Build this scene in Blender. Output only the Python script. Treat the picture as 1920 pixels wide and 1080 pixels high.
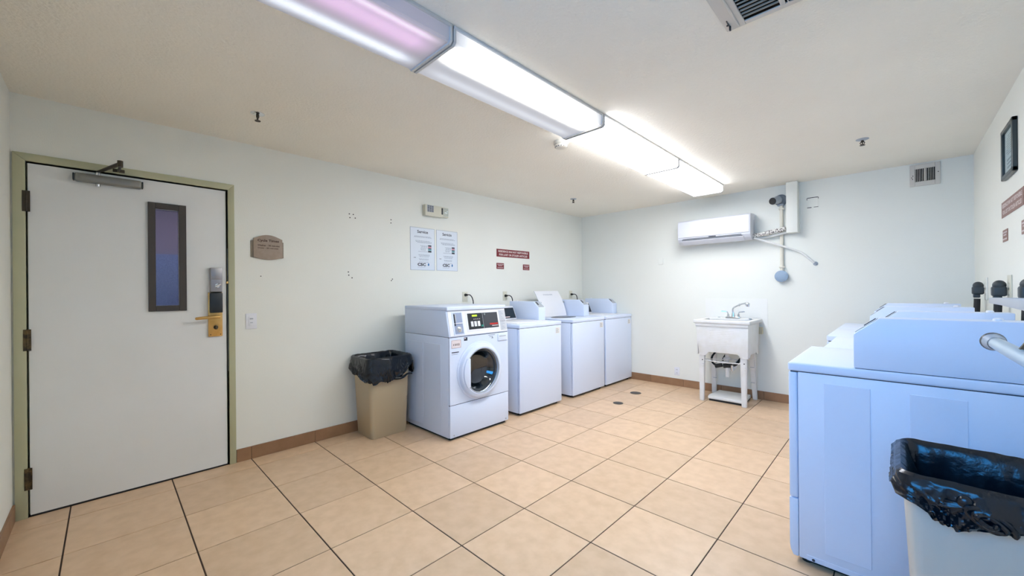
import bpy, bmesh, math, random
from mathutils import Vector, Matrix, noise
random.seed(7)
S = bpy.context.scene
for o in list(bpy.data.objects): bpy.data.objects.remove(o)
COL = S.collection
PI = math.pi

# ------------------------------------------------------------------ camera, world, exposure
RX, BY, H = 4.083, 5.669, 2.4384          # room: x 0..RX, y 0..BY, ceiling H
yaw, pitch, roll = math.radians(44.2742), math.radians(0.02695), math.radians(-0.52047)
fw = Vector((-math.sin(yaw)*math.cos(pitch), math.cos(yaw)*math.cos(pitch), math.sin(pitch)))
rt = fw.cross(Vector((0, 0, 1))).normalized(); up = rt.cross(fw)
rt2 = rt*math.cos(roll)+up*math.sin(roll); up2 = -rt*math.sin(roll)+up*math.cos(roll)
cd = bpy.data.cameras.new('camera'); cam = bpy.data.objects.new('camera', cd); COL.objects.link(cam)
M = Matrix.Identity(4)
for i in range(3): M[i][0] = rt2[i]; M[i][1] = up2[i]; M[i][2] = -fw[i]
M[0][3], M[1][3], M[2][3] = 3.5971, 0.37938, 1.2823
cam.matrix_world = M
cd.sensor_width = 36; cd.sensor_fit = 'HORIZONTAL'; cd.lens = 740.68/1920*36; cd.shift_y = 5.05/1920; cd.clip_start = .02
S.camera = cam
w = bpy.data.worlds.new('world'); S.world = w; w.use_nodes = True
w.node_tree.nodes['Background'].inputs[0].default_value = (.42, .62, 1, 1)
w.node_tree.nodes['Background'].inputs[1].default_value = 1.5
S.view_settings.view_transform = 'Standard'; S.view_settings.look = 'None'; S.view_settings.gamma = 1
S.view_settings.use_curve_mapping = False; S.view_settings.exposure = 0.12

def area(name, loc, rot, sx, sy, power, col):
    l = bpy.data.lights.new(name, 'AREA'); l.shape = 'RECTANGLE'; l.size = sx; l.size_y = sy; l.energy = power; l.color = col
    o = bpy.data.objects.new(name, l); COL.objects.link(o); o.location = loc; o.rotation_euler = rot; return o
# daylight outside the window behind the camera
wd = area('window_daylight', (3.12, -0.34, 1.85), (PI/2-.34, 0, 0), 1.75, 1.1, 84, (.005, .16, .42)); wd.data.spread = math.radians(125)
area('corridor_fill', (-1.2, .9, 2.3), (0, 0, 0), .3, 1.0, 14, (1, .93, .9))  # unseen fill light, added to brighten the corridor seen through the door pane
LAMP = 21.5                                # lens radiance of a fully lit fixture

# ------------------------------------------------------------------ materials
def mk(name, col, rough=.5, metal=0, bump=None, var=None, rnd=0, spec=.5, emit=None, coat=0):
    """bump=(scale,strength,dist) var=(scale,colour2,lo,hi)"""
    m = bpy.data.materials.new(name); m.use_nodes = True; nt = m.node_tree; b = nt.nodes['Principled BSDF']
    b.inputs['Base Color'].default_value = (*col, 1); b.inputs['Roughness'].default_value = rough; b.inputs['Metallic'].default_value = metal
    b.inputs['Specular IOR Level'].default_value = spec; b.inputs['Coat Weight'].default_value = coat
    tc = nt.nodes.new('ShaderNodeTexCoord')
    src = None
    if var:
        n = nt.nodes.new('ShaderNodeTexNoise'); n.inputs['Scale'].default_value = var[0]; n.inputs['Detail'].default_value = 5
        if rnd:
            oi = nt.nodes.new('ShaderNodeObjectInfo'); mp = nt.nodes.new('ShaderNodeVectorMath'); mp.operation = 'MULTIPLY_ADD'
            cx = nt.nodes.new('ShaderNodeCombineXYZ'); nt.links.new(oi.outputs['Random'], cx.inputs[0]); nt.links.new(oi.outputs['Random'], cx.inputs[1])
            nt.links.new(cx.outputs[0], mp.inputs[0]); mp.inputs[1].default_value = (37, 91, 13); nt.links.new(tc.outputs['Object'], mp.inputs[2])
            nt.links.new(mp.outputs[0], n.inputs['Vector'])
        else: nt.links.new(tc.outputs['Object'], n.inputs['Vector'])
        r = nt.nodes.new('ShaderNodeMapRange'); r.inputs[1].default_value = var[2]; r.inputs[2].default_value = var[3]
        nt.links.new(n.outputs[0], r.inputs[0])
        mx = nt.nodes.new('ShaderNodeMix'); mx.data_type = 'RGBA'
        mx.inputs['A'].default_value = (*col, 1); mx.inputs['B'].default_value = (*var[1], 1)
        nt.links.new(r.outputs[0], mx.inputs['Factor']); src = mx.outputs['Result']
    if rnd:
        oi2 = nt.nodes.new('ShaderNodeObjectInfo'); hs = nt.nodes.new('ShaderNodeHueSaturation')
        r2 = nt.nodes.new('ShaderNodeMapRange'); r2.inputs[3].default_value = 1-rnd; r2.inputs[4].default_value = 1+rnd
        nt.links.new(oi2.outputs['Random'], r2.inputs[0]); nt.links.new(r2.outputs[0], hs.inputs['Value'])
        if src: nt.links.new(src, hs.inputs['Color'])
        else: hs.inputs['Color'].default_value = (*col, 1)
        src = hs.outputs[0]
    if src: nt.links.new(src, b.inputs['Base Color'])
    if bump:
        n = nt.nodes.new('ShaderNodeTexNoise'); n.inputs['Scale'].default_value = bump[0]; n.inputs['Detail'].default_value = 3
        nt.links.new(tc.outputs['Object'], n.inputs['Vector'])
        bp = nt.nodes.new('ShaderNodeBump'); bp.inputs['Strength'].default_value = bump[1]; bp.inputs['Distance'].default_value = bump[2]
        nt.links.new(n.outputs[0], bp.inputs['Height']); nt.links.new(bp.outputs[0], b.inputs['Normal'])
    if emit:
        b.inputs['Emission Color'].default_value = (*emit[:3], 1); b.inputs['Emission Strength'].default_value = emit[3]
    return m
WALL = mk('wall_paint', (.86, .865, .79), .65, bump=(140, .35, .002), var=(1.3, (.84, .845, .765), .35, .7))
CEIL = mk('ceiling_texture', (.93, .89, .78), .8, bump=(70, .6, .006), var=(2, (.91, .865, .755), .3, .7))
TILE = mk('floor_tile', (.73, .515, .33), .36, bump=(30, .08, .002), var=(13, (.65, .445, .27), .36, .70), rnd=.06)
BTILE = mk('base_tile', (.34, .19, .10), .4, bump=(30, .08, .002), var=(9, (.28, .15, .075), .35, .7), rnd=.07)
GROUT = mk('grout', (.055, .03, .018), .9)
TRIM = mk('frame_paint', (.50, .50, .33), .45, var=(3, (.46, .46, .29), .3, .7))
DOORM = mk('door_paint', (.82, .83, .81), .4, var=(2.5, (.79, .80, .77), .35, .7), bump=(60, .1, .001))
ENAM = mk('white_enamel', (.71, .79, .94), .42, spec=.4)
ENAM2 = mk('white_plastic', (.82, .83, .86), .35)
GREYP = mk('grey_plastic', (.42, .46, .50), .4)
DARKP = mk('dark_plastic', (.015, .02, .025), .35)
BLACK = mk('black_rubber', (.012, .012, .012), .6)
SEAM = mk('seam_shadow_gap', (.05, .055, .075), .8)
PVC = mk('white_pvc', (.80, .80, .78), .4, var=(12, (.76, .755, .71), .4, .7))
CREAM = mk('cream_plastic', (.70, .68, .55), .45)
PAINTP = mk('painted_conduit', (.76, .72, .60), .5)
CHROME = mk('chrome', (.75, .77, .79), .12, 1)
STEEL = mk('brushed_steel', (.36, .35, .36), .35, 1, bump=(200, .15, .0005))
CLOSER = mk('closer_aluminium', (.27, .27, .25), .42, .6)
BRASS = mk('brass', (.72, .47, .17), .3, .9, var=(20, (.62, .38, .12), .4, .7))
BRONZE = mk('dark_bronze', (.055, .042, .026), .4, .5)
HINGE = mk('aged_brass', (.13, .09, .04), .4, .7, var=(40, (.05, .04, .025), .4, .6))
WFRAME = mk('window_frame_bronze', (.055, .045, .036), .45)
SIGNT = mk('tan_sign', (.38, .30, .235), .55, var=(30, (.35, .275, .21), .4, .6))
SIGNT2 = mk('tan_sign_back', (.27, .225, .165), .55)
LETD = mk('brown_lettering', (.07, .03, .018), .6)
RED = mk('maroon_sign', (.20, .012, .018), .3)
REDB = mk('brown_sign', (.27, .125, .09), .4)
LETW = mk('white_lettering', (.78, .68, .66), .5)
PAPER = mk('paper', (.74, .80, .86), .35)
INK = mk('black_ink', (.025, .03, .045), .6)
INKG = mk('grey_ink', (.33, .38, .45), .6)
BLUE = mk('blue_ink', (.02, .18, .42), .5)
TEAL = mk('teal_print', (.18, .38, .42), .5)
PINK = mk('pink_print', (.62, .25, .32), .5)
BINM = mk('beige_bin_plastic', (.52, .42, .27), .38, bump=(50, .06, .001))
BINM2 = mk('pale_bin_plastic', (.60, .57, .50), .38, bump=(50, .06, .001))
BAG = mk('black_bin_bag', (.005, .008, .013), .22, spec=.5, bump=(34, .35, .006))
DRAINM = mk('drain_metal', (.16, .135, .115), .45, .5, var=(60, (.08, .07, .06), .4, .6))
HOLE = mk('hole_dark', (.02, .018, .015), .9)
BLUEBOX = mk('blue_grey_box', (.28, .38, .50), .45)
CAMB = mk('camera_body', (.38, .42, .46), .35)
WRAP = mk('pipe_wrap', (.78, .76, .70), .6, var=(80, (.13, .11, .10), .50, .56))
FIXM = mk('fixture_enamel', (.62, .61, .58), .4)
SMOKE = mk('detector_plastic', (.72, .68, .58), .5)
VENTM = mk('vent_paint', (.66, .62, .55), .5)
BOARDM = mk('board_metal', (.55, .57, .60), .35, .3)
PADM = mk('board_cover', (.42, .47, .54), .8)
LCD = mk('lit_display', (.3, .45, .02), .4, emit=(.55, .8, .05, .7))
REDL = mk('red_print', (.5, .02, .015), .4)
GREENB = mk('green_button', (.02, .28, .2), .4)
SLATM = mk('vent_slat', (.36, .32, .26), .7, spec=.2)
VOID = mk('duct_void', (.012, .010, .008), 1, spec=0)
DRUM = mk('drum_steel', (.17, .175, .18), .38, .8, bump=(90, .5, .003))
GASK = mk('door_gasket', (.035, .045, .055), .5)

def glass(name, tint, refl=.12, rough=.03, ior=1.5):
    m = bpy.data.materials.new(name); m.use_nodes = True; nt = m.node_tree; nt.nodes.clear()
    o = nt.nodes.new('ShaderNodeOutputMaterial'); t = nt.nodes.new('ShaderNodeBsdfTransparent'); g = nt.nodes.new('ShaderNodeBsdfGlossy')
    t.inputs[0].default_value = (*tint, 1); g.inputs['Roughness'].default_value = rough; g.inputs[0].default_value = (.9, .95, 1, 1)
    f = nt.nodes.new('ShaderNodeLayerWeight'); f.inputs[0].default_value = .5      # Schlick: refl + (1-refl)*facing^5, the same from both sides
    pw = nt.nodes.new('ShaderNodeMath'); pw.operation = 'POWER'; pw.inputs[1].default_value = 5; nt.links.new(f.outputs['Facing'], pw.inputs[0])
    a = nt.nodes.new('ShaderNodeMath'); a.operation = 'MULTIPLY_ADD'; a.inputs[1].default_value = .85 if ior > 1.3 else .3; a.inputs[2].default_value = refl; a.use_clamp = True
    mx = nt.nodes.new('ShaderNodeMixShader'); nt.links.new(pw.outputs[0], a.inputs[0]); nt.links.new(a.outputs[0], mx.inputs[0])
    nt.links.new(t.outputs[0], mx.inputs[1]); nt.links.new(g.outputs[0], mx.inputs[2]); nt.links.new(mx.outputs[0], o.inputs[0]); return m
GL = glass('clear_glass', (.92, .95, .97), .06)
GLN = glass('thin_acrylic', (.93, .96, .95), .02, ior=1.12)
GLD = glass('washer_door_glass', (.38, .46, .53), .10)
GLP = glass('door_pane_glass', (.55, .55, .66), .07, .12)

def lens(name, base, stripes):
    """prismatic acrylic wrap lens; brightness follows the tubes behind it. stripes=[(x centre,width,(r,g,b),strength)]"""
    m = bpy.data.materials.new(name); m.use_nodes = True; nt = m.node_tree; b = nt.nodes['Principled BSDF']
    b.inputs['Base Color'].default_value = (.42, .42, .43, 1); b.inputs['Roughness'].default_value = .3
    tc = nt.nodes.new('ShaderNodeTexCoord'); sx = nt.nodes.new('ShaderNodeSeparateXYZ'); nt.links.new(tc.outputs['Object'], sx.inputs[0])
    def mth(op, a, bb=None, c=None, cl=False):
        n = nt.nodes.new('ShaderNodeMath'); n.operation = op; n.use_clamp = cl
        for i, v in enumerate((a, bb, c)):
            if v is None: continue
            if isinstance(v, (int, float)): n.inputs[i].default_value = v
            else: nt.links.new(v, n.inputs[i])
        return n.outputs[0]
    acc = None
    # tubes stop short of the fixture ends
    ye = mth('SUBTRACT', .60, mth('ABSOLUTE', sx.outputs[1])); ye = mth('MULTIPLY', ye, 9, cl=True)
    tot = nt.nodes.new('ShaderNodeCombineXYZ'); 
    for i in range(3): tot.inputs[i].default_value = base[i]
    cur = tot.outputs[0]
    for (x0, wd, c, s) in stripes:
        d = mth('DIVIDE', mth('SUBTRACT', sx.outputs[0], x0), wd)
        g = mth('POWER', 2.718, mth('MULTIPLY', mth('MULTIPLY', d, d), -1))
        g = mth('MULTIPLY', mth('MULTIPLY', g, s), ye)
        sc = nt.nodes.new('ShaderNodeVectorMath'); sc.operation = 'SCALE'; sc.inputs[0].default_value = c; nt.links.new(g, sc.inputs['Scale'])
        ad = nt.nodes.new('ShaderNodeVectorMath'); ad.operation = 'ADD'; nt.links.new(cur, ad.inputs[0]); nt.links.new(sc.outputs[0], ad.inputs[1]); cur = ad.outputs[0]
    nt.links.new(cur, b.inputs['Emission Color']); b.inputs['Emission Strength'].default_value = 1
    wv = nt.nodes.new('ShaderNodeTexWave'); wv.inputs['Scale'].default_value = 60; wv.bands_direction = 'X'; nt.links.new(tc.outputs['Object'], wv.inputs[0])
    bp = nt.nodes.new('ShaderNodeBump'); bp.inputs['Strength'].default_value = .3; bp.inputs['Distance'].default_value = .002
    nt.links.new(wv.outputs[1], bp.inputs['Height']); nt.links.new(bp.outputs[0], b.inputs['Normal'])
    return m

# ------------------------------------------------------------------ mesh helpers
class MB:
    def __init__(s): s.bm = bmesh.new()
    def add(s, b2):
        me = bpy.data.meshes.new('t'); b2.to_mesh(me); b2.free(); s.bm.from_mesh(me); bpy.data.meshes.remove(me); return s
    def box(s, x0, y0, z0, x1, y1, z1, bev=0, seg=2):
        b = bmesh.new(); bmesh.ops.create_cube(b, size=1)
        for v in b.verts: v.co = Vector(((x0+x1)/2+v.co.x*(x1-x0), (y0+y1)/2+v.co.y*(y1-y0), (z0+z1)/2+v.co.z*(z1-z0)))
        if bev: bmesh.ops.bevel(b, geom=b.edges[:], offset=bev, segments=seg, affect='EDGES', profile=.5, clamp_overlap=True)
        return s.add(b)
    def cyl(s, p0, p1, r0, r1=None, n=20, caps=True):
        p0, p1 = Vector(p0), Vector(p1); r1 = r0 if r1 is None else r1; d = p1-p0
        b = bmesh.new(); bmesh.ops.create_cone(b, cap_ends=caps, segments=n, radius1=r0, radius2=r1, depth=d.length)
        bmesh.ops.transform(b, matrix=Matrix.Translation((p0+p1)/2) @ d.to_track_quat('Z', 'Y').to_matrix().to_4x4(), verts=b.verts)
        return s.add(b)
    def sph(s, c, r, sc=(1, 1, 1), n=16):
        b = bmesh.new(); bmesh.ops.create_uvsphere(b, u_segments=n, v_segments=n//2+2, radius=r)
        for v in b.verts: v.co = Vector((c[0]+v.co.x*sc[0], c[1]+v.co.y*sc[1], c[2]+v.co.z*sc[2]))
        return s.add(b)
    def tube(s, pts, r, n=10, sub=6, rs=None):
        pts = [Vector(p) for p in pts]; P = []
        if len(pts) > 2 and sub > 1:
            for i in range(len(pts)-1):
                a = pts[max(i-1, 0)]; b_ = pts[i]; c = pts[i+1]; d = pts[min(i+2, len(pts)-1)]
                for k in range(sub):
                    t = k/sub; P.append(.5*((2*b_)+(-a+c)*t+(2*a-5*b_+4*c-d)*t*t+(-a+3*b_-3*c+d)*t**3))
            P.append(pts[-1])
        else: P = pts
        b = bmesh.new(); rings = []; nrm = None
        for i, p in enumerate(P):
            t = (P[min(i+1, len(P)-1)]-P[max(i-1, 0)]).normalized()
            if nrm is None: nrm = t.orthogonal().normalized()
            nrm = (nrm-t*nrm.dot(t)).normalized(); bi = t.cross(nrm)
            rr = r if rs is None else rs[0]+(rs[1]-rs[0])*i/(len(P)-1)
            rings.append([b.verts.new(p+(nrm*math.cos(2*PI*k/n)+bi*math.sin(2*PI*k/n))*rr) for k in range(n)])
        for i in range(len(rings)-1):
            for k in range(n): b.faces.new((rings[i][k], rings[i][(k+1) % n], rings[i+1][(k+1) % n], rings[i+1][k]))
        b.faces.new(rings[0][::-1]); b.faces.new(rings[-1]); return s.add(b)
    def prism(s, prof, ax, a0, a1, bev=0):
        """polygon prof (2D, the two other axes in xyz order) extruded along ax"""
        def P3(u, v, a): return Vector({0: (a, u, v), 1: (u, a, v), 2: (u, v, a)}[ax])
        b = bmesh.new(); A = [b.verts.new(P3(u, v, a0)) for u, v in prof]; B = [b.verts.new(P3(u, v, a1)) for u, v in prof]
        n = len(prof); b.faces.new(A); b.faces.new(B[::-1])
        for i in range(n): b.faces.new((A[i], B[i], B[(i+1) % n], A[(i+1) % n]))
        bmesh.ops.recalc_face_normals(b, faces=b.faces)
        if bev: bmesh.ops.bevel(b, geom=b.edges[:], offset=bev, segments=2, affect='EDGES', profile=.5, clamp_overlap=True)
        return s.add(b)
    def lathe(s, prof, c, axis, n=40):
        """prof [(r,h)] around axis (unit vec) from centre c"""
        c = Vector(c); ax = Vector(axis).normalized(); u = ax.orthogonal().normalized(); v = ax.cross(u); b = bmesh.new(); R = []
        for r, h in prof: R.append([b.verts.new(c+ax*h+(u*math.cos(2*PI*k/n)+v*math.sin(2*PI*k/n))*max(r, 1e-4)) for k in range(n)])
        for i in range(len(R)-1):
            for k in range(n): b.faces.new((R[i][k], R[i][(k+1) % n], R[i+1][(k+1) % n], R[i+1][k]))
        bmesh.ops.recalc_face_normals(b, faces=b.faces); return s.add(b)
    def quad(s, pts):
        b = bmesh.new(); b.faces.new([b.verts.new(Vector(p)) for p in pts]); return s.add(b)
CUR = [Vector((0, 0, 0))]
STUFF = {'text_lines', 'slots', 'gap', 'sticker_print', 'sticker_border', 'screws', 'drum_lifters', 'edge_line'}
def obj(name, mb, mat, parent=None, smooth=True, off=None):
    """link a mesh; coordinates are given in the frame of the current thing, CUR = its base"""
    bm = mb.bm; o_ = CUR[0] if off is None else Vector(off)
    bmesh.ops.translate(bm, verts=bm.verts, vec=-o_)
    me = bpy.data.meshes.new(name); bm.to_mesh(me); bm.free(); me.materials.append(mat)
    if smooth:
        for p in me.polygons: p.use_smooth = True
        try: me.set_sharp_from_angle(angle=math.radians(35))
        except Exception: pass
    o = bpy.data.objects.new(name, me); COL.objects.link(o)
    if name in STUFF: o['kind'] = 'stuff'
    if parent: o.parent = parent
    else: o.location = o_
    return o
def tag(o, label=None, cat=None, group=None, kind=None):
    for k, v in (('label', label), ('category', cat), ('group', group), ('kind', kind)):
        if v: o[k] = v
    return o
def thing(name, loc, label, cat, group=None, kind=None):
    CUR[0] = Vector(loc); o = bpy.data.objects.new(name, None); COL.objects.link(o); o.location = loc; o.empty_display_size = .05
    return tag(o, label, cat, group, kind)
def solo(name, loc, mb, mat, label, cat, group=None, kind=None):
    CUR[0] = Vector(loc); return tag(obj(name, mb, mat), label, cat, group, kind)
def copy_tree(o, parent=None):
    c = o.copy(); COL.objects.link(c); c.parent = parent
    for ch in list(o.children): copy_tree(ch, c)
    return c
def text_mb(body, ctr, right, upv, wd, ht, mb=None, ex=.0006, bold=0):
    """lettering of body fitted in a wd x ht box centred at ctr"""
    c = bpy.data.curves.new('t', 'FONT'); c.body = body; c.align_x = 'CENTER'; c.size = 1; c.resolution_u = 2; c.extrude = 0; c.offset = bold
    to = bpy.data.objects.new('t', c); COL.objects.link(to); dg = bpy.context.evaluated_depsgraph_get(); dg.update()
    me = bpy.data.meshes.new_from_object(to.evaluated_get(dg)); b = bmesh.new(); b.from_mesh(me)
    bpy.data.objects.remove(to); bpy.data.curves.remove(c); bpy.data.meshes.remove(me)
    xs = [v.co.x for v in b.verts]; ys = [v.co.y for v in b.verts]; x0, x1, y0, y1 = min(xs), max(xs), min(ys), max(ys)
    r, u = Vector(right), Vector(upv); n = r.cross(u); ctr = Vector(ctr)
    for v in b.verts: v.co = ctr+r*((v.co.x-(x0+x1)/2)/(x1-x0)*wd)+u*((v.co.y-(y0+y1)/2)/(y1-y0)*ht)+n*ex
    mb = mb or MB(); return mb.add(b)
UP = (0, 0, 1)

# ------------------------------------------------------------------ room shell
def struct(name, mb, mat, **k): CUR[0] = Vector((0, 0, 0)); return tag(obj(name, mb, mat, smooth=False, **k), kind='structure')
T = .15
DY0, DY1, DZ = .055, 1.016, 2.058            # door opening
b = MB(); b.box(-T, -T, 0, 0, DY0, H); b.box(-T, DY1, 0, 0, BY+T, H); b.box(-T, DY0, DZ, 0, DY1, H); wall_left = struct('wall_left', b, WALL)
wall_back = struct('wall_back', MB().box(0, BY, 0, RX, BY+T, H), WALL)
wall_right = struct('wall_right', MB().box(RX, -T, 0, RX+T, BY+T, H), WALL)
WX0, WX1, WZ0, WZ1 = 2.25, 3.95, 1.15, 2.20
b = MB(); b.box(0, -T, 0, WX0, 0, H); b.box(WX1, -T, 0, RX, 0, H); b.box(WX0, -T, 0, WX1, 0, WZ0); b.box(WX0, -T, WZ1, WX1, 0, H)
wall_front = struct('wall_front', b, WALL)
struct('ceiling', MB().box(-T, -T, H, RX+T, BY+T, H+.1), CEIL)
floor = struct('floor', MB().box(-T, -T, -.10, RX+T, BY+T, -.003), GROUT)
# window behind the camera
win = thing('window_1', (WX0, 0, WZ0), None, None, kind='structure')
b = MB(); f = .045
b.box(WX0, -.10, WZ0, WX0+f, -.03, WZ1); b.box(WX1-f, -.10, WZ0, WX1, -.03, WZ1); b.box(WX0+f, -.10, WZ0, WX1-f, -.03, WZ0+f); b.box(WX0+f, -.10, WZ1-f, WX1-f, -.03, WZ1)
b.box((WX0+WX1)/2-.02, -.09, WZ0+f, (WX0+WX1)/2+.02, -.04, WZ1-f)
obj('window_frame', b, ENAM2, win); obj('pane', MB().box(WX0+f, -.068, WZ0+f, (WX0+WX1)/2-.02, -.062, WZ1-f), GL, win); obj('pane', MB().box((WX0+WX1)/2+.02, -.068, WZ0+f, WX1-f, -.062, WZ1-f), GL, win)
# floor tiles
gx = [0]+[.18863+.456676*i for i in range(9) if .18863+.456676*i < RX-.01]+[RX]
gy = [0]+[.687+.467578*j for j in range(-1, 12) if .687+.467578*j < BY-.01]+[BY]
TM = {}
def tile_mesh(wx, wy, th, nm):
    k = (round(wx, 4), round(wy, 4), th)
    if k in TM: return TM[k]
    b = bmesh.new(); bmesh.ops.create_cube(b, size=1)
    for v in b.verts: v.co = Vector((v.co.x*wx, v.co.y*wy, v.co.z*th))
    e = [x for x in b.edges if all(v.co.z > 0 for v in x.verts)]
    bmesh.ops.bevel(b, geom=e, offset=.0008, segments=1, affect='EDGES')
    me = bpy.data.meshes.new(nm); b.to_mesh(me); b.free(); me.materials.append(TILE); TM[k] = me; return me
for i in range(len(gx)-1):
    for j in range(len(gy)-1):
        x0, x1, y0, y1 = gx[i], gx[i+1], gy[j], gy[j+1]
        ax0, ax1 = x0+(.0027 if i else 0), x1-(.0027 if i < len(gx)-2 else 0)
        ay0, ay1 = y0+(.0034 if j else 0), y1-(.0034 if j < len(gy)-2 else 0)
        o = bpy.data.objects.new('tile', tile_mesh(ax1-ax0, ay1-ay0, .008, 'tile')); COL.objects.link(o)
        o.location = ((ax0+ax1)/2, (ay0+ay1)/2, -.004+random.uniform(-.0003, 0)); o.parent = floor
# baseboards: recessed grout strip + tiles
def base(name, axis, wallpos, sgn, a0, a1, joints, tiles=True):
    CUR[0] = Vector((0, 0, 0)); h = .097; th = .010
    def bx(u0, u1, t, z1, bev=0):
        p0, p1 = sorted((wallpos, wallpos+sgn*t))
        return MB().box(p0, u0, 0, p1, u1, z1, bev, 1) if axis == 'y' else MB().box(u0, p0, 0, u1, p1, z1, bev, 1)
    root = tag(obj(name, bx(a0, a1, th-.004, h-.002), GROUT, smooth=False), kind='structure')
    J = [a0]+[j for j in joints if a0+.03 < j < a1-.03]+[a1]
    for k in range(len(J)-1): obj('tile', bx(J[k]+.0015, J[k+1]-.0015, th, h, .001), BTILE, root, smooth=False)
base('baseboard_left', 'y', 0, 1, 1.058, BY, gy)
base('baseboard_back', 'x', BY, -1, .012, RX-.012, [1.133-.4567, 1.133, 1.578, 2.037, 2.49, 2.95, 3.4, 3.86])
base('baseboard_right', 'y', RX, -1, 0.012, BY, gy)
base('baseboard_front', 'x', 0, 1, .012, RX-.012, gx)
# corridor behind the door
struct('floor_corridor', MB().box(-1.9, -.6, -.1, -T, 2.4, 0), mk('corridor_carpet', (.12, .16, .30), .9, var=(180, (.06, .08, .17), .4, .6)))
b = MB(); b.box(-2.0, -.7, 0, -1.9, 2.5, H); b.box(-1.9, -.7, 0, -T, -.6, H); b.box(-1.9, 2.4, 0, -T, 2.5, H)
struct('wall_corridor', b, mk('corridor_paint', (.30, .22, .26), .7))
struct('trim_1', MB().box(-1.9, -.6, 0, -1.885, 2.4, 1.70), mk('corridor_wainscot', (.25, .31, .52), .5, var=(120, (.14, .19, .36), .4, .6)))
struct('ceiling_corridor', MB().box(-2, -.7, H, -T, 2.5, H+.1), CEIL)

# ------------------------------------------------------------------ door
d = thing('door_1', (0, .53, 0), None, None, kind='structure')
FO0, FO1, FZ = .008, 1.056, 2.102
b = MB()
b.prism([(FO0, 0), (DY0, 0), (DY0, DZ), (FO0, FZ)], 0, -T+.001, .014, .002)
b.prism([(FO1, 0), (DY1, 0), (DY1, DZ), (FO1, FZ)], 0, -T+.001, .014, .002)
b.prism([(FO0, FZ), (DY0, DZ), (DY1, DZ), (FO1, FZ)], 0, -T+.001, .014, .002)
obj('door_frame', b, TRIM, d)
b = MB(); b.box(-.085, DY0, 0, -.052, DY0+.016, DZ); b.box(-.085, DY1-.016, 0, -.052, DY1, DZ); b.box(-.085, DY0+.016, DZ-.016, -.052, DY1-.016, DZ); obj('door_stop', b, TRIM, d)
b = MB(); px0, px1, PY0, PY1, PZ0, PZ1 = -.048, -.002, DY0+.008, DY1-.013, .010, DZ-.010
wy0, wy1, wz0, wz1 = .612, .733, 1.203, 1.862
b.box(px0, PY0, PZ0, px1, wy0, PZ1); b.box(px0, wy1, PZ0, px1, PY1, PZ1); b.box(px0, wy0, PZ0, px1, wy1, wz0); b.box(px0, wy0, wz1, px1, wy1, PZ1)
obj('door_panel', b, DOORM, d)
b = MB(); oy0, oy1, oz0, oz1 = .574, .773, 1.165, 1.902
for (a, c, e, g) in ((oy0, wy0, oz0, oz1), (wy1, oy1, oz0, oz1), (wy0, wy1, oz0, wz0), (wy0, wy1, wz1, oz1)): b.box(-.002, a, e, .014, c, g, .002, 1)
wf = obj('window_frame', b, WFRAME, d)
obj('pane', MB().box(-.030, wy0, wz0, -.024, wy1, wz1), GLP, wf)
for z0, z1, m in ((1.765, 1.885, BRONZE), (.962, 1.085, HINGE), (.162, .286, HINGE)):
    b = MB(); b.cyl((.008, DY0+.003, z0), (.008, DY0+.003, z1), .0085, n=12); b.box(.0125, DY0-.012, z0, .0155, DY0+.018, z1)
    for q in (.25, .5, .75): b.cyl((.008, DY0+.003, z0+(z1-z0)*q-.002), (.008, DY0+.003, z0+(z1-z0)*q+.002), .0095, n=12)
    obj('hinge', b, m, d)
# closer
b = MB(); b.box(.0, .245, 1.975, .052, .545, 2.026, .012, 3); b.box(-.002, .262, 1.983, .056, .40, 2.018, .01, 2); cl = obj('door_closer', b, CLOSER, d)
obj('end_cap', MB().box(.002, .238, 1.979, .048, .2465, 2.022, .006), DARKP, cl); obj('end_cap', MB().box(.002, .5435, 1.979, .048, .552, 2.022, .006), DARKP, cl)
obj('screw', MB().cyl((.028, .345, 1.972), (.028, .345, 1.956), .011, n=14), CHROME, cl)
obj('spindle', MB().cyl((.028, .345, 2.026), (.028, .345, 2.042), .012, n=14), CHROME, cl)
b = MB(); b.tube([(.026, .345, 2.048), (.15, .392, 2.056), (.262, .440, 2.066)], .008, 10, sub=1, rs=(.009, .012)); b.cyl((.262, .440, 2.046), (.262, .440, 2.084), .013, n=14)
b.tube([(.262, .440, 2.052), (.13, .438, 2.064), (.022, .436, 2.074)], .007, 10, sub=1); b.box(.014, .41, 2.066, .026, .465, 2.086, .002)
obj('closer_arm', b, BRONZE, cl)
# lock set
b = MB(); b.box(-.002, .903, 1.290, .030, .976, 1.472, .008, 3); lk = obj('lock_housing', b, STEEL, d)
obj('housing_cap', MB().box(.028, .906, 1.385, .034, .974, 1.470, .003), STEEL, lk)
b = MB(); b.cyl((.030, .944, 1.340), (.040, .944, 1.340), .014); b.cyl((.043, .930, 1.330), (.043, .962, 1.352), .008, n=12); obj('thumb_turn', b, CHROME, lk)
b = MB(); b.box(-.002, .893, .968, .012, .978, 1.29, .003); pl = obj('latch_plate', b, BRASS, d)
obj('card_reader', MB().box(.010, .900, 1.142, .040, .976, 1.288, .005), DARKP, pl)
b = MB(); b.cyl((.012, .945, 1.112), (.055, .945, 1.112), .013); b.tube([(.055, .953, 1.113), (.060, .93, 1.113), (.058, .87, 1.110), (.052, .822, 1.106)], .011, 12, rs=(.013, .010)); b.sph((.052, .822, 1.106), .010)
obj('lever', b, BRASS, pl)
b = MB(); b.cyl((.010, .937, 1.035), (.016, .937, 1.035), .014); b.box(.016, .930, 1.020, .034, .944, 1.050, .003); obj('privacy_turn', b, BRONZE, pl)
for y in (.906, .965): obj('screw', MB().cyl((.010, y, .982), (.014, y, .982), .0035, n=10), BRONZE, pl)
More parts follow.
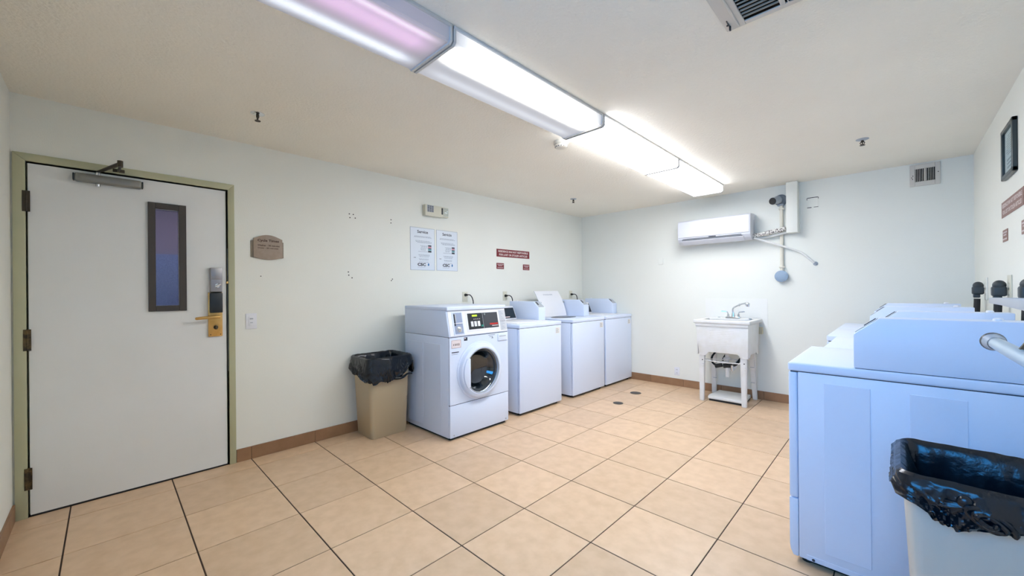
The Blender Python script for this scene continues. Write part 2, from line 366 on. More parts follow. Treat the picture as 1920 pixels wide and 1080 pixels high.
b = MB(); b.box(-.03, DY1-.003, .70, -.012, DY1, 1.62); b.cyl((-.01, DY1-.004, 1.365), (.008, DY1-.003, 1.365), .008, n=10); obj('strike_strip', b, STEEL, d)
obj('door_sweep', MB().box(-.044, PY0, .002, -.006, PY1, .012), DARKP, d)
obj('strike_bolt', MB().box(-.002, DY1-.014, 1.355, .010, DY1-.001, 1.372, .002), BRASS, d)
# small wall holes
CUR[0] = Vector((0, 0, 0))
for (y, z) in ((1.938, 2.003), (1.943, 1.969), (1.993, 1.971), (1.975, 2.002), (2.355, 2.0), (2.354, 1.968), (1.924, 1.469), (1.928, 1.44), (1.958, 1.416), (2.354, 1.396), (2.365, 1.41), (1.229, 1.416)):
    obj('screw_hole', MB().cyl((-.004, y, z), (.0012, y, z), .0055 if y > 1.3 else .004, n=10), HOLE, wall_left)

# ------------------------------------------------------------------ fluorescent fixtures
LX0, LX1, LZ = 1.893, 2.222, 2.362
ys = [.215, 1.434, 2.660, 3.905, 5.150]
white = (.975, 1.005, 1.09)
L = LAMP
lm = [lens('lens_failing', (.10, .095, .11), [(.055, .070, (.95, .52, .93), .48), (.125, .018, (1, .8, 1), .42), (-.085, .036, (.80, .88, 1.0), .75)]),
      lens('lens_half_lit', (.26, .27, .30), [(.085, .037, (1, .985, .90), L*3.0), (-.09, .03, (.85, .92, 1), .22)]),
      lens('lens_lit_a', tuple(L*.36*c for c in white), [(.0, .12, white, L*.85)]),
      lens('lens_lit_b', tuple(L*.31*c for c in white), [(.0, .12, white, L*.72)])]
labs = ['failing ceiling light with a pinkish dim lens, nearest the door end of the row', 'half-lit ceiling light, bright on one side and grey on the other, second in the row',
        'brightly lit ceiling light, third in the row, just past the smoke detector', 'fully lit ceiling light at the end of the row by the air conditioner']
for k in range(4):
    y0, y1 = ys[k]+.004, ys[k+1]-.004; yc = (y0+y1)/2; xc = (LX0+LX1)/2
    t = thing('ceiling_light', (xc, yc, H), labs[k], 'ceiling light', 'row of wraparound ceiling lights')
    b = MB(); b.box(LX0-.006, y0, 2.424, LX1+.008, y1, H-.001, .002); obj('housing', b, FIXM, t)
    zt = 2.424
    prof = [(LX0, zt), (LX0+.004, LZ+.018), (LX0+.02, LZ), (LX1-.012, LZ), (LX1-.002, LZ+.01), (LX1, zt), (LX1-.004, zt), (LX1-.008, LZ+.014), (LX0+.02, LZ+.004), (LX0+.009, LZ+.02), (LX0+.004, zt)]
    obj('lens', MB().prism(prof, 1, y0+.012, y1-.012), lm[k], t, smooth=False)
    endp = [(LX0-.002, zt+.006), (LX0-.003, LZ+.016), (LX0+.018, LZ-.008), (LX1-.010, LZ-.008), (LX1+.006, LZ+.004), (LX1+.006, zt+.006)]
    for a in (y0, y1-.012): obj('end_cap', MB().prism(endp, 1, a, a+.012), FIXM, t)

# ------------------------------------------------------------------ ceiling things
def sprinkler(x, y, lab):
    t = thing('sprinkler_head', (x, y, H), lab, 'sprinkler', 'sprinkler heads')
    obj('escutcheon', MB().lathe([(.040, 0), (.040, -.003), (.028, -.008), (.013, -.010), (0, -.010)], (x, y, H), UP, 28), CHROME if y < 2 else GREYP, t)
    b = MB(); b.cyl((x, y, H-.008), (x, y, H-.026), .009, n=12)
    for s in (-1, 1): b.tube([(x+s*.009, y, H-.02), (x+s*.013, y, H-.032), (x+s*.003, y, H-.044)], .0025, 8)
    b.cyl((x, y, H-.026), (x, y, H-.046), .0035, n=8); obj('body', b, BRONZE, t)
    obj('deflector', MB().cyl((x, y, H-.046), (x, y, H-.049), .017, n=12), BRONZE, t)
sprinkler(.657, 1.064, 'recessed metal sprinkler head on the ceiling nearest the door')
sprinkler(.672, 4.506, 'small sprinkler head on the ceiling above the far washers')
sprinkler(3.411, 4.493, 'sprinkler head on the ceiling in front of the far wall vent')
t = thing('smoke_detector', (1.735, 2.85, H), 'round off-white smoke detector on the ceiling beside the row of lights', 'smoke detector')
obj('base', MB().lathe([(.058, 0), (.058, -.018), (.054, -.024), (.0, -.024)], (1.735, 2.85, H), UP), SMOKE, t)
obj('cover', MB().lathe([(.047, -.024), (.050, -.036), (.043, -.048), (.030, -.052), (0, -.052)], (1.735, 2.85, H), UP), SMOKE, t)
b = MB()
for k in range(14):
    a = k/14*2*PI; b.box(1.735+math.cos(a)*.043-.004, 2.85+math.sin(a)*.043-.004, H-.046, 1.735+math.cos(a)*.043+.004, 2.85+math.sin(a)*.043+.004, H-.038)
obj('slots', b, DARKP, t)
# ceiling register
vx0, vx1, vy0, vy1 = 3.061, 3.36, 2.03, 2.325
t = thing('ceiling_vent', ((vx0+vx1)/2, (vy0+vy1)/2, H), 'square three-way supply register in the ceiling at the top edge of the photo', 'vent')
b = MB()
for (a, c, e, g) in ((vx0, vx0+.075, vy0, vy1), (vx1-.02, vx1, vy0, vy1), (vx0+.075, vx1-.02, vy0, vy0+.03), (vx0+.075, vx1-.02, vy1-.028, vy1)): b.box(a, e, H-.008, c, g, H-.0005, .002, 1)
b.box(vx0+.205, vy0+.03, H-.008, vx0+.222, vy1-.028, H-.0005)
obj('frame', b, VENTM, t)
obj('duct_back', MB().box(vx0+.07, vy0+.028, H-.0022, vx1-.02, vy1-.026, H-.0006), VOID, t)
for k in range(9):
    y = vy0+.036+k*.0245
    b = MB(); b.prism([(y, H-.003), (y+.002, H-.003), (y+.004, H-.008), (y+.001, H-.008)] if k < 5 else [(y, H-.003), (y+.004, H-.003), (y+.006, H-.009), (y+.001, H-.009)], 0, vx0+.078, vx0+.205); obj('slat', b, SLATM, t, smooth=False)
for k in range(4):
    x = vx0+.228+k*.016
    obj('slat', MB().prism([(x, H-.003), (x+.002, H-.003), (x+.008, H-.015), (x+.006, H-.015)], 1, vy0+.034, vy1-.030), VENTM, t, smooth=False)
b = MB(); b.box(vx0+.046, vy0+.02, H-.016, vx0+.054, vy1-.02, H-.007, .002, 1); obj('ridge', b, VENTM, t)
b = MB(); b.box(vx0+.018, vy1-.085, H-.012, vx0+.022, vy1-.03, H-.008); b.box(vx0+.018, vy1-.04, H-.026, vx0+.024, vy1-.03, H-.008); b.cyl((vx0+.014, vy1-.05, H-.011), (vx0+.014, vy1-.05, H-.008), .004, n=8); obj('damper_lever', b, DARKP, t)
# far wall vent
x0, x1, z0, z1 = 3.69, 3.886, 2.222, 2.424
t = thing('wall_vent', ((x0+x1)/2, BY, z0), 'cream metal return grille with vertical louvres high on the far wall', 'vent')
b = MB(); q = BY-.012
for (a, c, e, g) in ((x0, x0+.034, z0, z1), (x1-.034, x1, z0, z1), (x0+.034, x1-.034, z0, z0+.042), (x0+.034, x1-.034, z1-.042, z1), (x0+.091, x0+.105, z0+.042, z1-.042)): b.box(a, q, e, c, BY-.0005, g, .0025, 1)
obj('frame', b, VENTM, t); obj('duct_back', MB().box(x0+.03, BY-.003, z0+.04, x1-.03, BY-.0006, z1-.04), VOID, t)
for s in (0, 1):
    for k in range(5):
        x = x0+(.038 if s == 0 else .108)+k*.0108
        obj('slat', MB().prism([(x, BY-.014), (x+.003, BY-.014), (x+.004, BY-.004), (x+.001, BY-.004)], 2, z0+.042, z1-.042), VENTM, t, smooth=False)
for p in ((x0+.012, z0+.085), (x0+.017, z0+.070), (x1-.014, z0+.11), (x0+.02, z0+.10)): obj('screw', MB().cyl((p[0], q-.002, p[1]), (p[0], q+.002, p[1]), .004, n=8), BRONZE, t)

# ------------------------------------------------------------------ wall fittings, left wall
# alarm horn and strobe
t = thing('alarm_sounder', (0, 2.83, 2.09), 'beige fire alarm horn with grille and side strobe high on the left wall', 'alarm')
obj('body', MB().box(.0005, 2.72, 2.088, .055, 2.945, 2.205, .004), CREAM, t)
b = MB(); b.box(.054, 2.742, 2.128, .059, 2.822, 2.200)
obj('grille', b, GREYP, t); b = MB()
for i in range(3):
    for j in range(5): b.box(.058, 2.748+i*.026, 2.131+j*.0135, .0605, 2.748+i*.026+.018, 2.131+j*.0135+.006)
obj('slots', b, BLACK, t)
obj('strobe_housing', MB().box(.0005, 2.945, 2.095, .040, 3.03, 2.205, .004), CREAM, t)
obj('strobe_lens', MB().box(.040, 2.962, 2.108, .062, 3.018, 2.196, .010), GL, t); obj('strobe_reflector', MB().box(.039, 2.925, 2.12, .056, 2.945, 2.19), DARKP, t)
# posters
def poster(y0, y1, z0, z1, title, lab):
    t = thing('poster', (0, (y0+y1)/2, z0), lab, 'poster', 'laminated service posters')
    obj('sheet', MB().box(.0005, y0, z0, .003, y1, z1), PAPER, t, smooth=False)
    b = MB(); e = .003
    for (a, c, f_, g) in ((y0, y1, z0, z0+e), (y0, y1, z1-e, z1), (y0, y0+e, z0, z1), (y1-e, y1, z0, z1)): b.box(.003, a, f_, .0036, c, g)
    obj('edge_line', b, INKG, t, smooth=False)
    wd = y1-y0; yc = (y0+y1)/2; X = .0032
    obj('title', text_mb(title, (X, yc, z1-.042), (0, 1, 0), UP, wd*.44, .032, bold=.02), INK, t, smooth=False)
    b = MB(); rng = random.Random(3)
    def row(z, a, c):
        y = a
        while y < c:
            l = rng.uniform(.010, .026); b.box(X, y, z, X+.0003, min(y+l, c), z+.0042); y += l+.004
    for (z, a, c) in ((.093, .17, .82), (.102, .15, .88), (.140, .2, .80), (.150, .22, .88), (.159, .28, .86), (.190, .40, .70), (.200, .44, .68), (.212, .42, .70), (.224, .40, .64), (.236, .42, .62), (.252, .32, .76), (.285, .32, .78), (.295, .34, .78), (.307, .36, .74), (.330, .34, .74), (.340, .36, .72), (.362, .34, .72)):
        row(z1-z1*0-z, y0+wd*a, y0+wd*c)
    obj('text_lines', b, INKG, t, smooth=False)
    b = MB(); b.box(X, y0+wd*.13, z1-.318, X+.0005, y0+wd*.22, z1-.314); obj('caption', b, INK, t, smooth=False)
    for (za, zb, m) in ((.178, .192, INK), (.194, .208, PINK), (.210, .218, INK), (.218, .236, TEAL), (.238, .254, INK)): obj('picture', MB().box(X, y0+wd*.72, z1-zb, X+.0006, y0+wd*.86, z1-za), m, t, smooth=False)
    obj('logo', text_mb('CSC', (X, yc-.015, z0+.060), (0, 1, 0), UP, wd*.34, .032, bold=.045), INK, t, smooth=False)
    obj('logo_tagline', text_mb('ServiceWorks', (X, yc-.018, z0+.033), (0, 1, 0), UP, wd*.30, .010), INKG, t, smooth=False)
    b = MB(); b.prism([(yc+wd*.23, z0+.046), (yc+wd*.26, z0+.052), (yc+wd*.265, z0+.064), (yc+wd*.23, z0+.082), (yc+wd*.205, z0+.064), (yc+wd*.205, z0+.052)], 0, X, X+.0008); obj('logo_drop', b, BLUE, t, smooth=False)
poster(2.568, 2.868, 1.510, 1.957, 'Service', 'white poster headed Service, the left of the pair above the front-loading washer')
poster(2.892, 3.178, 1.512, 1.957, 'Servicio', 'white poster headed Servicio, the right of the pair above the front-loading washer')
# red signs
def signset(wx, sg, m, mark, a, bq, c, d2, where):
    """long sign spanning |a-bq|; runs along y. sg=+1 on left wall, -1 on right wall"""
    R = (0, sg, 0); X0, X1 = sorted((wx+sg*.0005, wx+sg*.0035)); xf = wx+sg*.0036
    y0, y1 = sorted((a, bq))
    t = thing('notice_sign', (wx, (y0+y1)/2, 1.715), 'long %s engraved notice about lost or stolen articles on the %s wall' % (mark, where), 'sign')
    obj('plate', MB().box(X0, y0, 1.716, X1, y1, 1.814, .001, 1), m, t, smooth=False)
    mb = text_mb('RESIDENCE INN NOT RESPONSIBLE', (xf, (y0+y1)/2, 1.786), R, UP, (y1-y0)*.90, .026, bold=.03)
    text_mb('FOR LOST OR STOLEN ARTICLES', (xf, (y0+y1)/2, 1.744), R, UP, (y1-y0)*.86, .026, mb, bold=.03)
    obj('lettering', mb, LETW, t, smooth=False)
    for (p, q_, nm, side) in ((c[0], c[1], 0, c[2]), (d2[0], d2[1], 1, d2[2])):
        y0, y1 = sorted((p, q_))
        t = thing('small_sign', (wx, (y0+y1)/2, 1.56), 'small %s plate under the %s end of the long notice on the %s wall' % (mark, side, where), 'sign')
        obj('plate', MB().box(X0, y0, 1.561, X1, y1, 1.636, .001, 1), m, t, smooth=False); mb = MB(); yc = (y0+y1)/2
        for z, ww in ((1.618, .8), (1.602, .55), (1.577, .75)):
            y = yc-(y1-y0)*ww/2
            while y < yc+(y1-y0)*ww/2: mb.box(min(xf, xf+sg*.0004), y, z-.004, max(xf, xf+sg*.0004), y+.008, z+.005); y += .0125
        obj('lettering', mb, LETW, t, smooth=False)
signset(0, 1, RED, 'maroon', 3.795, 4.411, (3.793, 3.923, 'near'), (4.282, 4.410, 'far'), 'left')
signset(RX, -1, REDB, 'reddish brown', 4.386, 3.77, (4.356, 4.205, 'far'), (3.826, 3.69, 'near'), 'right')
# tan sign
def signprof(y0, y1, z0, z1, top, n=10):
    P = [(y0, z0), ]
    for i in range(1, n): s = i/n; P.append((y0+(y1-y0)*s, z0-top*.6*math.sin(PI*s)))
    P += [(y1, z0), (y1, z1)]
    for i in range(1, n): s = i/n; P.append((y1+(y0-y1)*s, z1+top*math.sin(PI*s)))
    P.append((y0, z1)); return P
t = thing('cycle_times_sign', (0, 1.275, 1.55), 'tan plaque with curved top listing cycle times beside the door', 'sign')
obj('back_plate', MB().prism(signprof(1.160, 1.390, 1.566, 1.692, .024), 0, .0005, .006), SIGNT2, t)
obj('front_plate', MB().prism(signprof(1.178, 1.380, 1.566, 1.712, .032), 0, .006, .015, .001), SIGNT, t)
X = .0152; mb = text_mb('Cycle Times', (X, 1.280, 1.696), (0, 1, 0), UP, .150, .026, bold=.03)
text_mb('Washer - 30 minutes', (X, 1.282, 1.660), (0, 1, 0), UP, .155, .014, mb, bold=.025); text_mb('Dryer - 60 minutes', (X, 1.278, 1.638), (0, 1, 0), UP, .142, .014, mb, bold=.025)
obj('lettering', mb, LETD, t, smooth=False)
# light switch
t = thing('light_switch', (0, 1.161, 1.005), 'white wall switch plate with rocker beside the door', 'switch')
obj('plate', MB().box(.0005, 1.124, 1.005, .007, 1.198, 1.126, .003), ENAM2, t); obj('rocker', MB().box(.006, 1.143, 1.030, .011, 1.180, 1.101, .0015), ENAM2, t)
obj('slider', MB().box(.010, 1.150, 1.080, .014, 1.172, 1.090, .001), GREYP, t); obj('indicator', MB().box(.010, 1.152, 1.052, .0125, 1.170, 1.057), GREYP, t)
# outlets + cords on left wall
def outlet(wx, sg, yc, zc, lab, grp, m=CREAM, hw=.037, hh=.058):
    t = thing('wall_outlet', (wx, yc, zc-hh), lab, 'outlet', grp); a = lambda u0, u1: sorted((wx+sg*u0, wx+sg*u1))
    x0, x1 = a(.0005, .006); obj('plate', MB().box(x0, yc-hw, zc-hh, x1, yc+hw, zc+hh, .002), m, t)
    for s in (-1, 1):
        x0, x1 = a(.006, .009); f_ = obj('socket', MB().box(x0, yc-.016, zc+s*.022-.014, x1, yc+.016, zc+s*.022+.014, .003), m, t)
    return t
def cord(pts, plugc, sg, lab, grp, r=.006, big=False):
    t = thing('power_cord', plugc, lab, 'cord', grp)
    obj('cable', MB().tube(pts, r, 10), BLACK, t)
    px, py, pz = plugc; b = MB()
    if not big:
        b.cyl((px+sg*.001, py, pz), (px+sg*.036, py, pz), .017, .011, n=16)
    else:
        x0, x1 = sorted((px+sg*.002, px+sg*.062)); b.box(x0, py-.030, pz-.05, x1, py+.030, pz+.012, .012, 3); b.sph((px+sg*.030, py, pz+.018), .032, (.9, .95, .95)); 
        b.box(min(px+sg*.02, px+sg*.056), py-.016, pz-.075, max(px+sg*.02, px+sg*.056), py+.016, pz-.045, .006)
    obj('plug', b, GREYD if big else BLACK, t)
GREYD = mk('grey_black_plug', (.035, .045, .05), .45)
for k, (yc, lab) in enumerate(((3.283, 'above the front-loading washer'), (3.936, 'above the nearest top-loading washer'), (5.36, 'above the farthest top-loading washer'))):
    outlet(0, 1, yc, 1.218, 'cream double outlet on the left wall '+lab, 'outlets behind the washers')
    cord([(.036, yc+.002, 1.240 if k == 0 else 1.222), (.060, yc+.03, 1.238 if k == 0 else 1.222), (.075, yc+.055, 1.19), (.078, yc+.060, 1.10), (.06, yc+.05, .80)],
         (.0092, yc, 1.240 if k == 0 else 1.222), 1, 'thin black power cord plugged in '+lab, 'washer power cords')
for k, (yc, lab) in enumerate(((5.06, 'farthest'), (4.18, 'middle'), (3.42, 'nearest'))):
    t = outlet(RX, -1, yc-.03, 1.265, 'pale dryer outlet on the right wall, %s of the three behind the dryers' % lab, 'outlets behind the dryers', WALL if k == 0 else CREAM, .055, .085)
    cord([(RX-.045, yc, 1.19), (RX-.047, yc, 1.12), (RX-.05, yc+.0, 1.02), (RX-.06, yc, .80)], (RX-.0095, yc, 1.272), -1, 'thick dark dryer cord and big plug, %s of the three on the right wall' % lab, 'dryer power cords', r=.018, big=True)
# framed notice on right wall
t = thing('framed_notice', (RX, 4.085, 1.93), 'black framed printed notice high on the right wall', 'picture frame')
y0, y1, z0, z1 = 3.915, 4.245, 1.93, 2.232; b = MB()
for (a, c, e, g) in ((y0, y0+.024, z0, z1), (y1-.024, y1, z0, z1), (y0, y1, z0, z0+.024), (y0, y1, z1-.024, z1)): b.box(RX-.022, a, e, RX-.0005, c, g, .003, 1)
obj('frame', b, mk('black_frame', (.03, .04, .04), .3), t); obj('mat', MB().box(RX-.008, y0+.022, z0+.022, RX-.003, y1-.022, z1-.022), PAPER, t, smooth=False)
b = MB()
for k in range(9):
    z = z1-.055-k*.0135; ww = (.10, .15, .17, .16, .17, .14, .16, .17, .12)[k]; b.box(RX-.0088, 4.08-ww/2, z-.003, RX-.0079, 4.08+ww/2, z+.002)
for k in range(3): b.box(RX-.0088, 4.0, z0+.055+k*.022, RX-.0079, 4.15, z0+.055+k*.022+.012)
obj('text_lines', b, INKG, t, smooth=False); obj('glazing', MB().box(RX-.014, y0+.023, z0+.023, RX-.012, y1-.023, z1-.023), GLN, t, smooth=False)

# ------------------------------------------------------------------ far wall fittings
t = thing('air_conditioner', (2.01, BY, 1.84), 'white wall-mounted split air conditioner on the far wall', 'air conditioner')
ax0, ax1 = 1.605, 2.415
prof = [(BY-.0005, 1.868), (BY-.0005, 2.145), (BY-.04, 2.152), (BY-.19, 2.140), (BY-.212, 2.120), (BY-.222, 1.99), (BY-.218, 1.905), (BY-.195, 1.872), (BY-.145, 1.842), (BY-.08, 1.848)]
ACM = mk('air_conditioner_plastic', (.66, .67, .71), .4); obj('casing', MB().prism(prof, 0, ax0, ax1, .003), ACM, t)
b = MB(); b.prism([(BY-.2215, 1.925), (BY-.2265, 1.93), (BY-.226, 2.05), (BY-.216, 2.124), (BY-.21, 2.121), (BY-.219, 2.03)], 0, ax0+.012, ax1-.012); obj('front_panel', b, ACM, t)
b = MB(); b.prism([(BY-.221, 1.906), (BY-.221, 1.913), (BY-.212, 1.913), (BY-.212, 1.902)], 0, ax0+.06, ax1-.09); b.prism([(BY-.216, 1.893), (BY-.219, 1.899), (BY-.205, 1.897), (BY-.20, 1.884)], 0, ax0+.05, ax1-.08); obj('slot', b, mk('slot_shadow', (.13, .14, .15), .7), t)
v = obj('louvre', MB().prism([(BY-.214, 1.888), (BY-.207, 1.874), (BY-.150, 1.836), (BY-.146, 1.841), (BY-.198, 1.879), (BY-.209, 1.893)], 0, ax0+.045, ax1-.07), ACM, t)
obj('logo', MB().box(ax0+.37, BY-.2262, 1.912, ax0+.45, BY-.2215, 1.920), INK, t)
obj('end_slot', MB().box(ax1-.001, BY-.06, 1.90, ax1+.0008, BY-.045, 2.08), GREYP, t)
# line cover duct
t = thing('duct_cover', (2.79, BY, 1.88), 'boxed white line cover running from the air conditioner pipes up to the ceiling', 'duct')
obj('cover', MB().box(2.735, BY-.115, 1.885, 2.838, BY-.0005, H-.001, .006), WALL, t)
obj('seam_flange', MB().box(2.838, BY-.02, 1.885, 2.846, BY-.0005, H-.001), WALL, t)
# wrapped pipes
t = thing('refrigerant_pipes', (2.57, BY-.07, 1.88), 'white taped pipe bundle between the air conditioner and the boxed duct', 'pipe')
obj('wrapped_pipe', MB().tube([(2.41, BY-.085, 1.888), (2.48, BY-.085, 1.898), (2.62, BY-.085, 1.920), (2.728, BY-.085, 1.943)], .024, 14), WRAP, t)
obj('lower_pipe', MB().tube([(2.41, BY-.05, 1.872), (2.50, BY-.04, 1.868), (2.62, BY-.056, 1.880), (2.728, BY-.05, 1.90)], .014, 12), PVC, t)
obj('band', MB().cyl((2.415, BY-.085, 1.889), (2.445, BY-.085, 1.893), .028), WRAP, t)
solo('drain_hose', (2.7, BY-.02, 1.68), MB().tube([(2.425, BY-.125, 1.862), (2.50, BY-.09, 1.832), (2.68, BY-.056, 1.755), (2.82, BY-.03, 1.69), (2.87, BY-.03, 1.655), (2.965, BY-.02, 1.552)], .0115, 10), PVC, 'thin cream drain hose hanging diagonally below the air conditioner pipes', 'hose')
solo('wall_fitting', (2.975, BY, 1.54), MB().lathe([(.022, -.0005), (.022, -.006), (.012, -.012), (.010, -.022), (0, -.022)], (2.975, BY, 1.545), (0, 1, 0), 20), GREYP, 'small metal wall fitting at the end of the drain hose', 'fitting')
# conduit & junction box
t = thing('conduit', (2.677, BY, 1.46), 'cream painted vertical conduit between the camera and the round box', 'conduit')
obj('pipe', MB().cyl((2.677, BY-.019, 1.47), (2.677, BY-.019, 2.215), .017, n=18), PAINTP, t)
for z in (1.52, 2.17): obj('strap', MB().box(2.652, BY-.040, z-.008, 2.702, BY-.0005, z+.008, .003), PAINTP, t)
t = thing('junction_box', (2.675, BY, 1.418), 'round blue-grey junction box at the foot of the conduit', 'electrical box')
obj('body', MB().cyl((2.675, BY-.0005, 1.418), (2.675, BY-.042, 1.418), .058, n=32), GREYP, t); obj('cover', MB().lathe([(.064, -.042), (.064, -.050), (.055, -.054), (0, -.054)], (2.675, BY, 1.418), (0, 1, 0)), BLUEBOX, t)
for a in (0, PI/2, PI, 3*PI/2): obj('screw', MB().cyl((2.675+.05*math.cos(a+.4), BY-.053, 1.418+.05*math.sin(a+.4)), (2.675+.05*math.cos(a+.4), BY-.056, 1.418+.05*math.sin(a+.4)), .004, n=8), CHROME, t)
# security camera
t = thing('security_camera', (2.655, BY, 2.27), 'grey round security camera on the far wall left of the boxed duct', 'camera')
obj('base', MB().lathe([(.062, -.0005), (.062, -.022), (.05, -.032), (0, -.032)], (2.672, BY, 2.270), (0, 1, 0)), mk('camera_base', (.16, .19, .22), .4), t)
b = MB(); b.sph((2.650, BY-.060, 2.270), .045); b.cyl((2.650, BY-.060, 2.270), (2.618, BY-.135, 2.250), .040, n=28); hb = obj('housing', b, CAMB, t)
obj('lens_ring', MB().cyl((2.617, BY-.1345, 2.250), (2.6145, BY-.141, 2.249), .037, n=28), BLACK, t)
obj('lens', MB().lathe([(.02, .141), (.02, .147), (.012, .149), (0, .149)], (2.675, BY, 2.286), (-.40, -.91, -.25)), GREYP, t)
b = MB(); b.box(2.64, BY-.05, 2.205, 2.70, BY-.0005, 2.224, .004); obj('bracket', b, GREYP, t)
# blank cover plate with gaps, small blank plate, outlet
t = thing('cover_plate', (2.955, BY, 2.15), 'square painted blank cover plate right of the boxed duct', 'cover plate')
obj('recess', MB().box(2.900, BY-.0035, 2.143, 3.010, BY-.0005, 2.260), WALL, t)
obj('plate', MB().box(2.909, BY-.008, 2.152, 3.001, BY-.002, 2.249, .002), WALL, t)
b = MB(); b.box(2.907, BY-.0045, 2.2495, 3.003, BY-.003, 2.256); b.box(2.907, BY-.0045, 2.145, 2.945, BY-.003, 2.1515); b.box(2.965, BY-.0045, 2.147, 3.003, BY-.003, 2.1515); b.box(2.9035, BY-.0045, 2.23, 2.9085, BY-.003, 2.25); b.box(3.0015, BY-.0045, 2.235, 3.006, BY-.003, 2.252)
obj('gap', b, HOLE, t, smooth=False)
solo('blank_plate', (1.29, BY, 1.62), MB().box(1.258, BY-.009, 1.622, 1.322, BY-.0005, 1.706, .003), WALL, 'small blank wall plate left of and below the air conditioner', 'cover plate')
CUR[0] = Vector((0, 0, 0)); t = thing('wall_outlet', (1.493, BY, .148), 'white double outlet low on the far wall left of the sink', 'outlet')
obj('plate', MB().box(1.460, BY-.006, .142, 1.528, BY-.0005, .248, .002), ENAM2, t)
for s in (-1, 1):
    f_ = obj('socket', MB().box(1.478, BY-.009, .195+s*.022-.014, 1.510, BY-.006, .195+s*.022+.014, .003), ENAM2, t)
    b = MB(); b.box(1.486, BY-.0098, .195+s*.022-.004, 1.489, BY-.0088, .195+s*.022+.006); b.box(1.499, BY-.0098, .195+s*.022-.004, 1.502, BY-.0088, .195+s*.022+.006); obj('slots', b, DARKP, f_)
# floor drains
for (x, y, r, lab) in ((1.262, 4.958, .066, 'larger round metal floor drain cover nearer the far wall'), (1.325, 4.415, .056, 'smaller dark round floor drain cover nearer the washers')):
    t = thing('floor_drain', (x, y, 0), lab, 'drain', 'floor drain covers')
    obj('cover', MB().lathe([(r, 0), (r, .002), (r-.004, .0032), (0, .0032)], (x, y, 0), UP, 32), DRAINM, t)
    b = MB()
    for k in range(-3, 4): b.box(x+k*r/4.5-.002, y-math.sqrt(max(r*r-(k*r/4.5)**2, 0))*.75, .003, x+k*r/4.5+.002, y+math.sqrt(max(r*r-(k*r/4.5)**2, 0))*.75, .0036)
    obj('slots', b, BLACK, t)

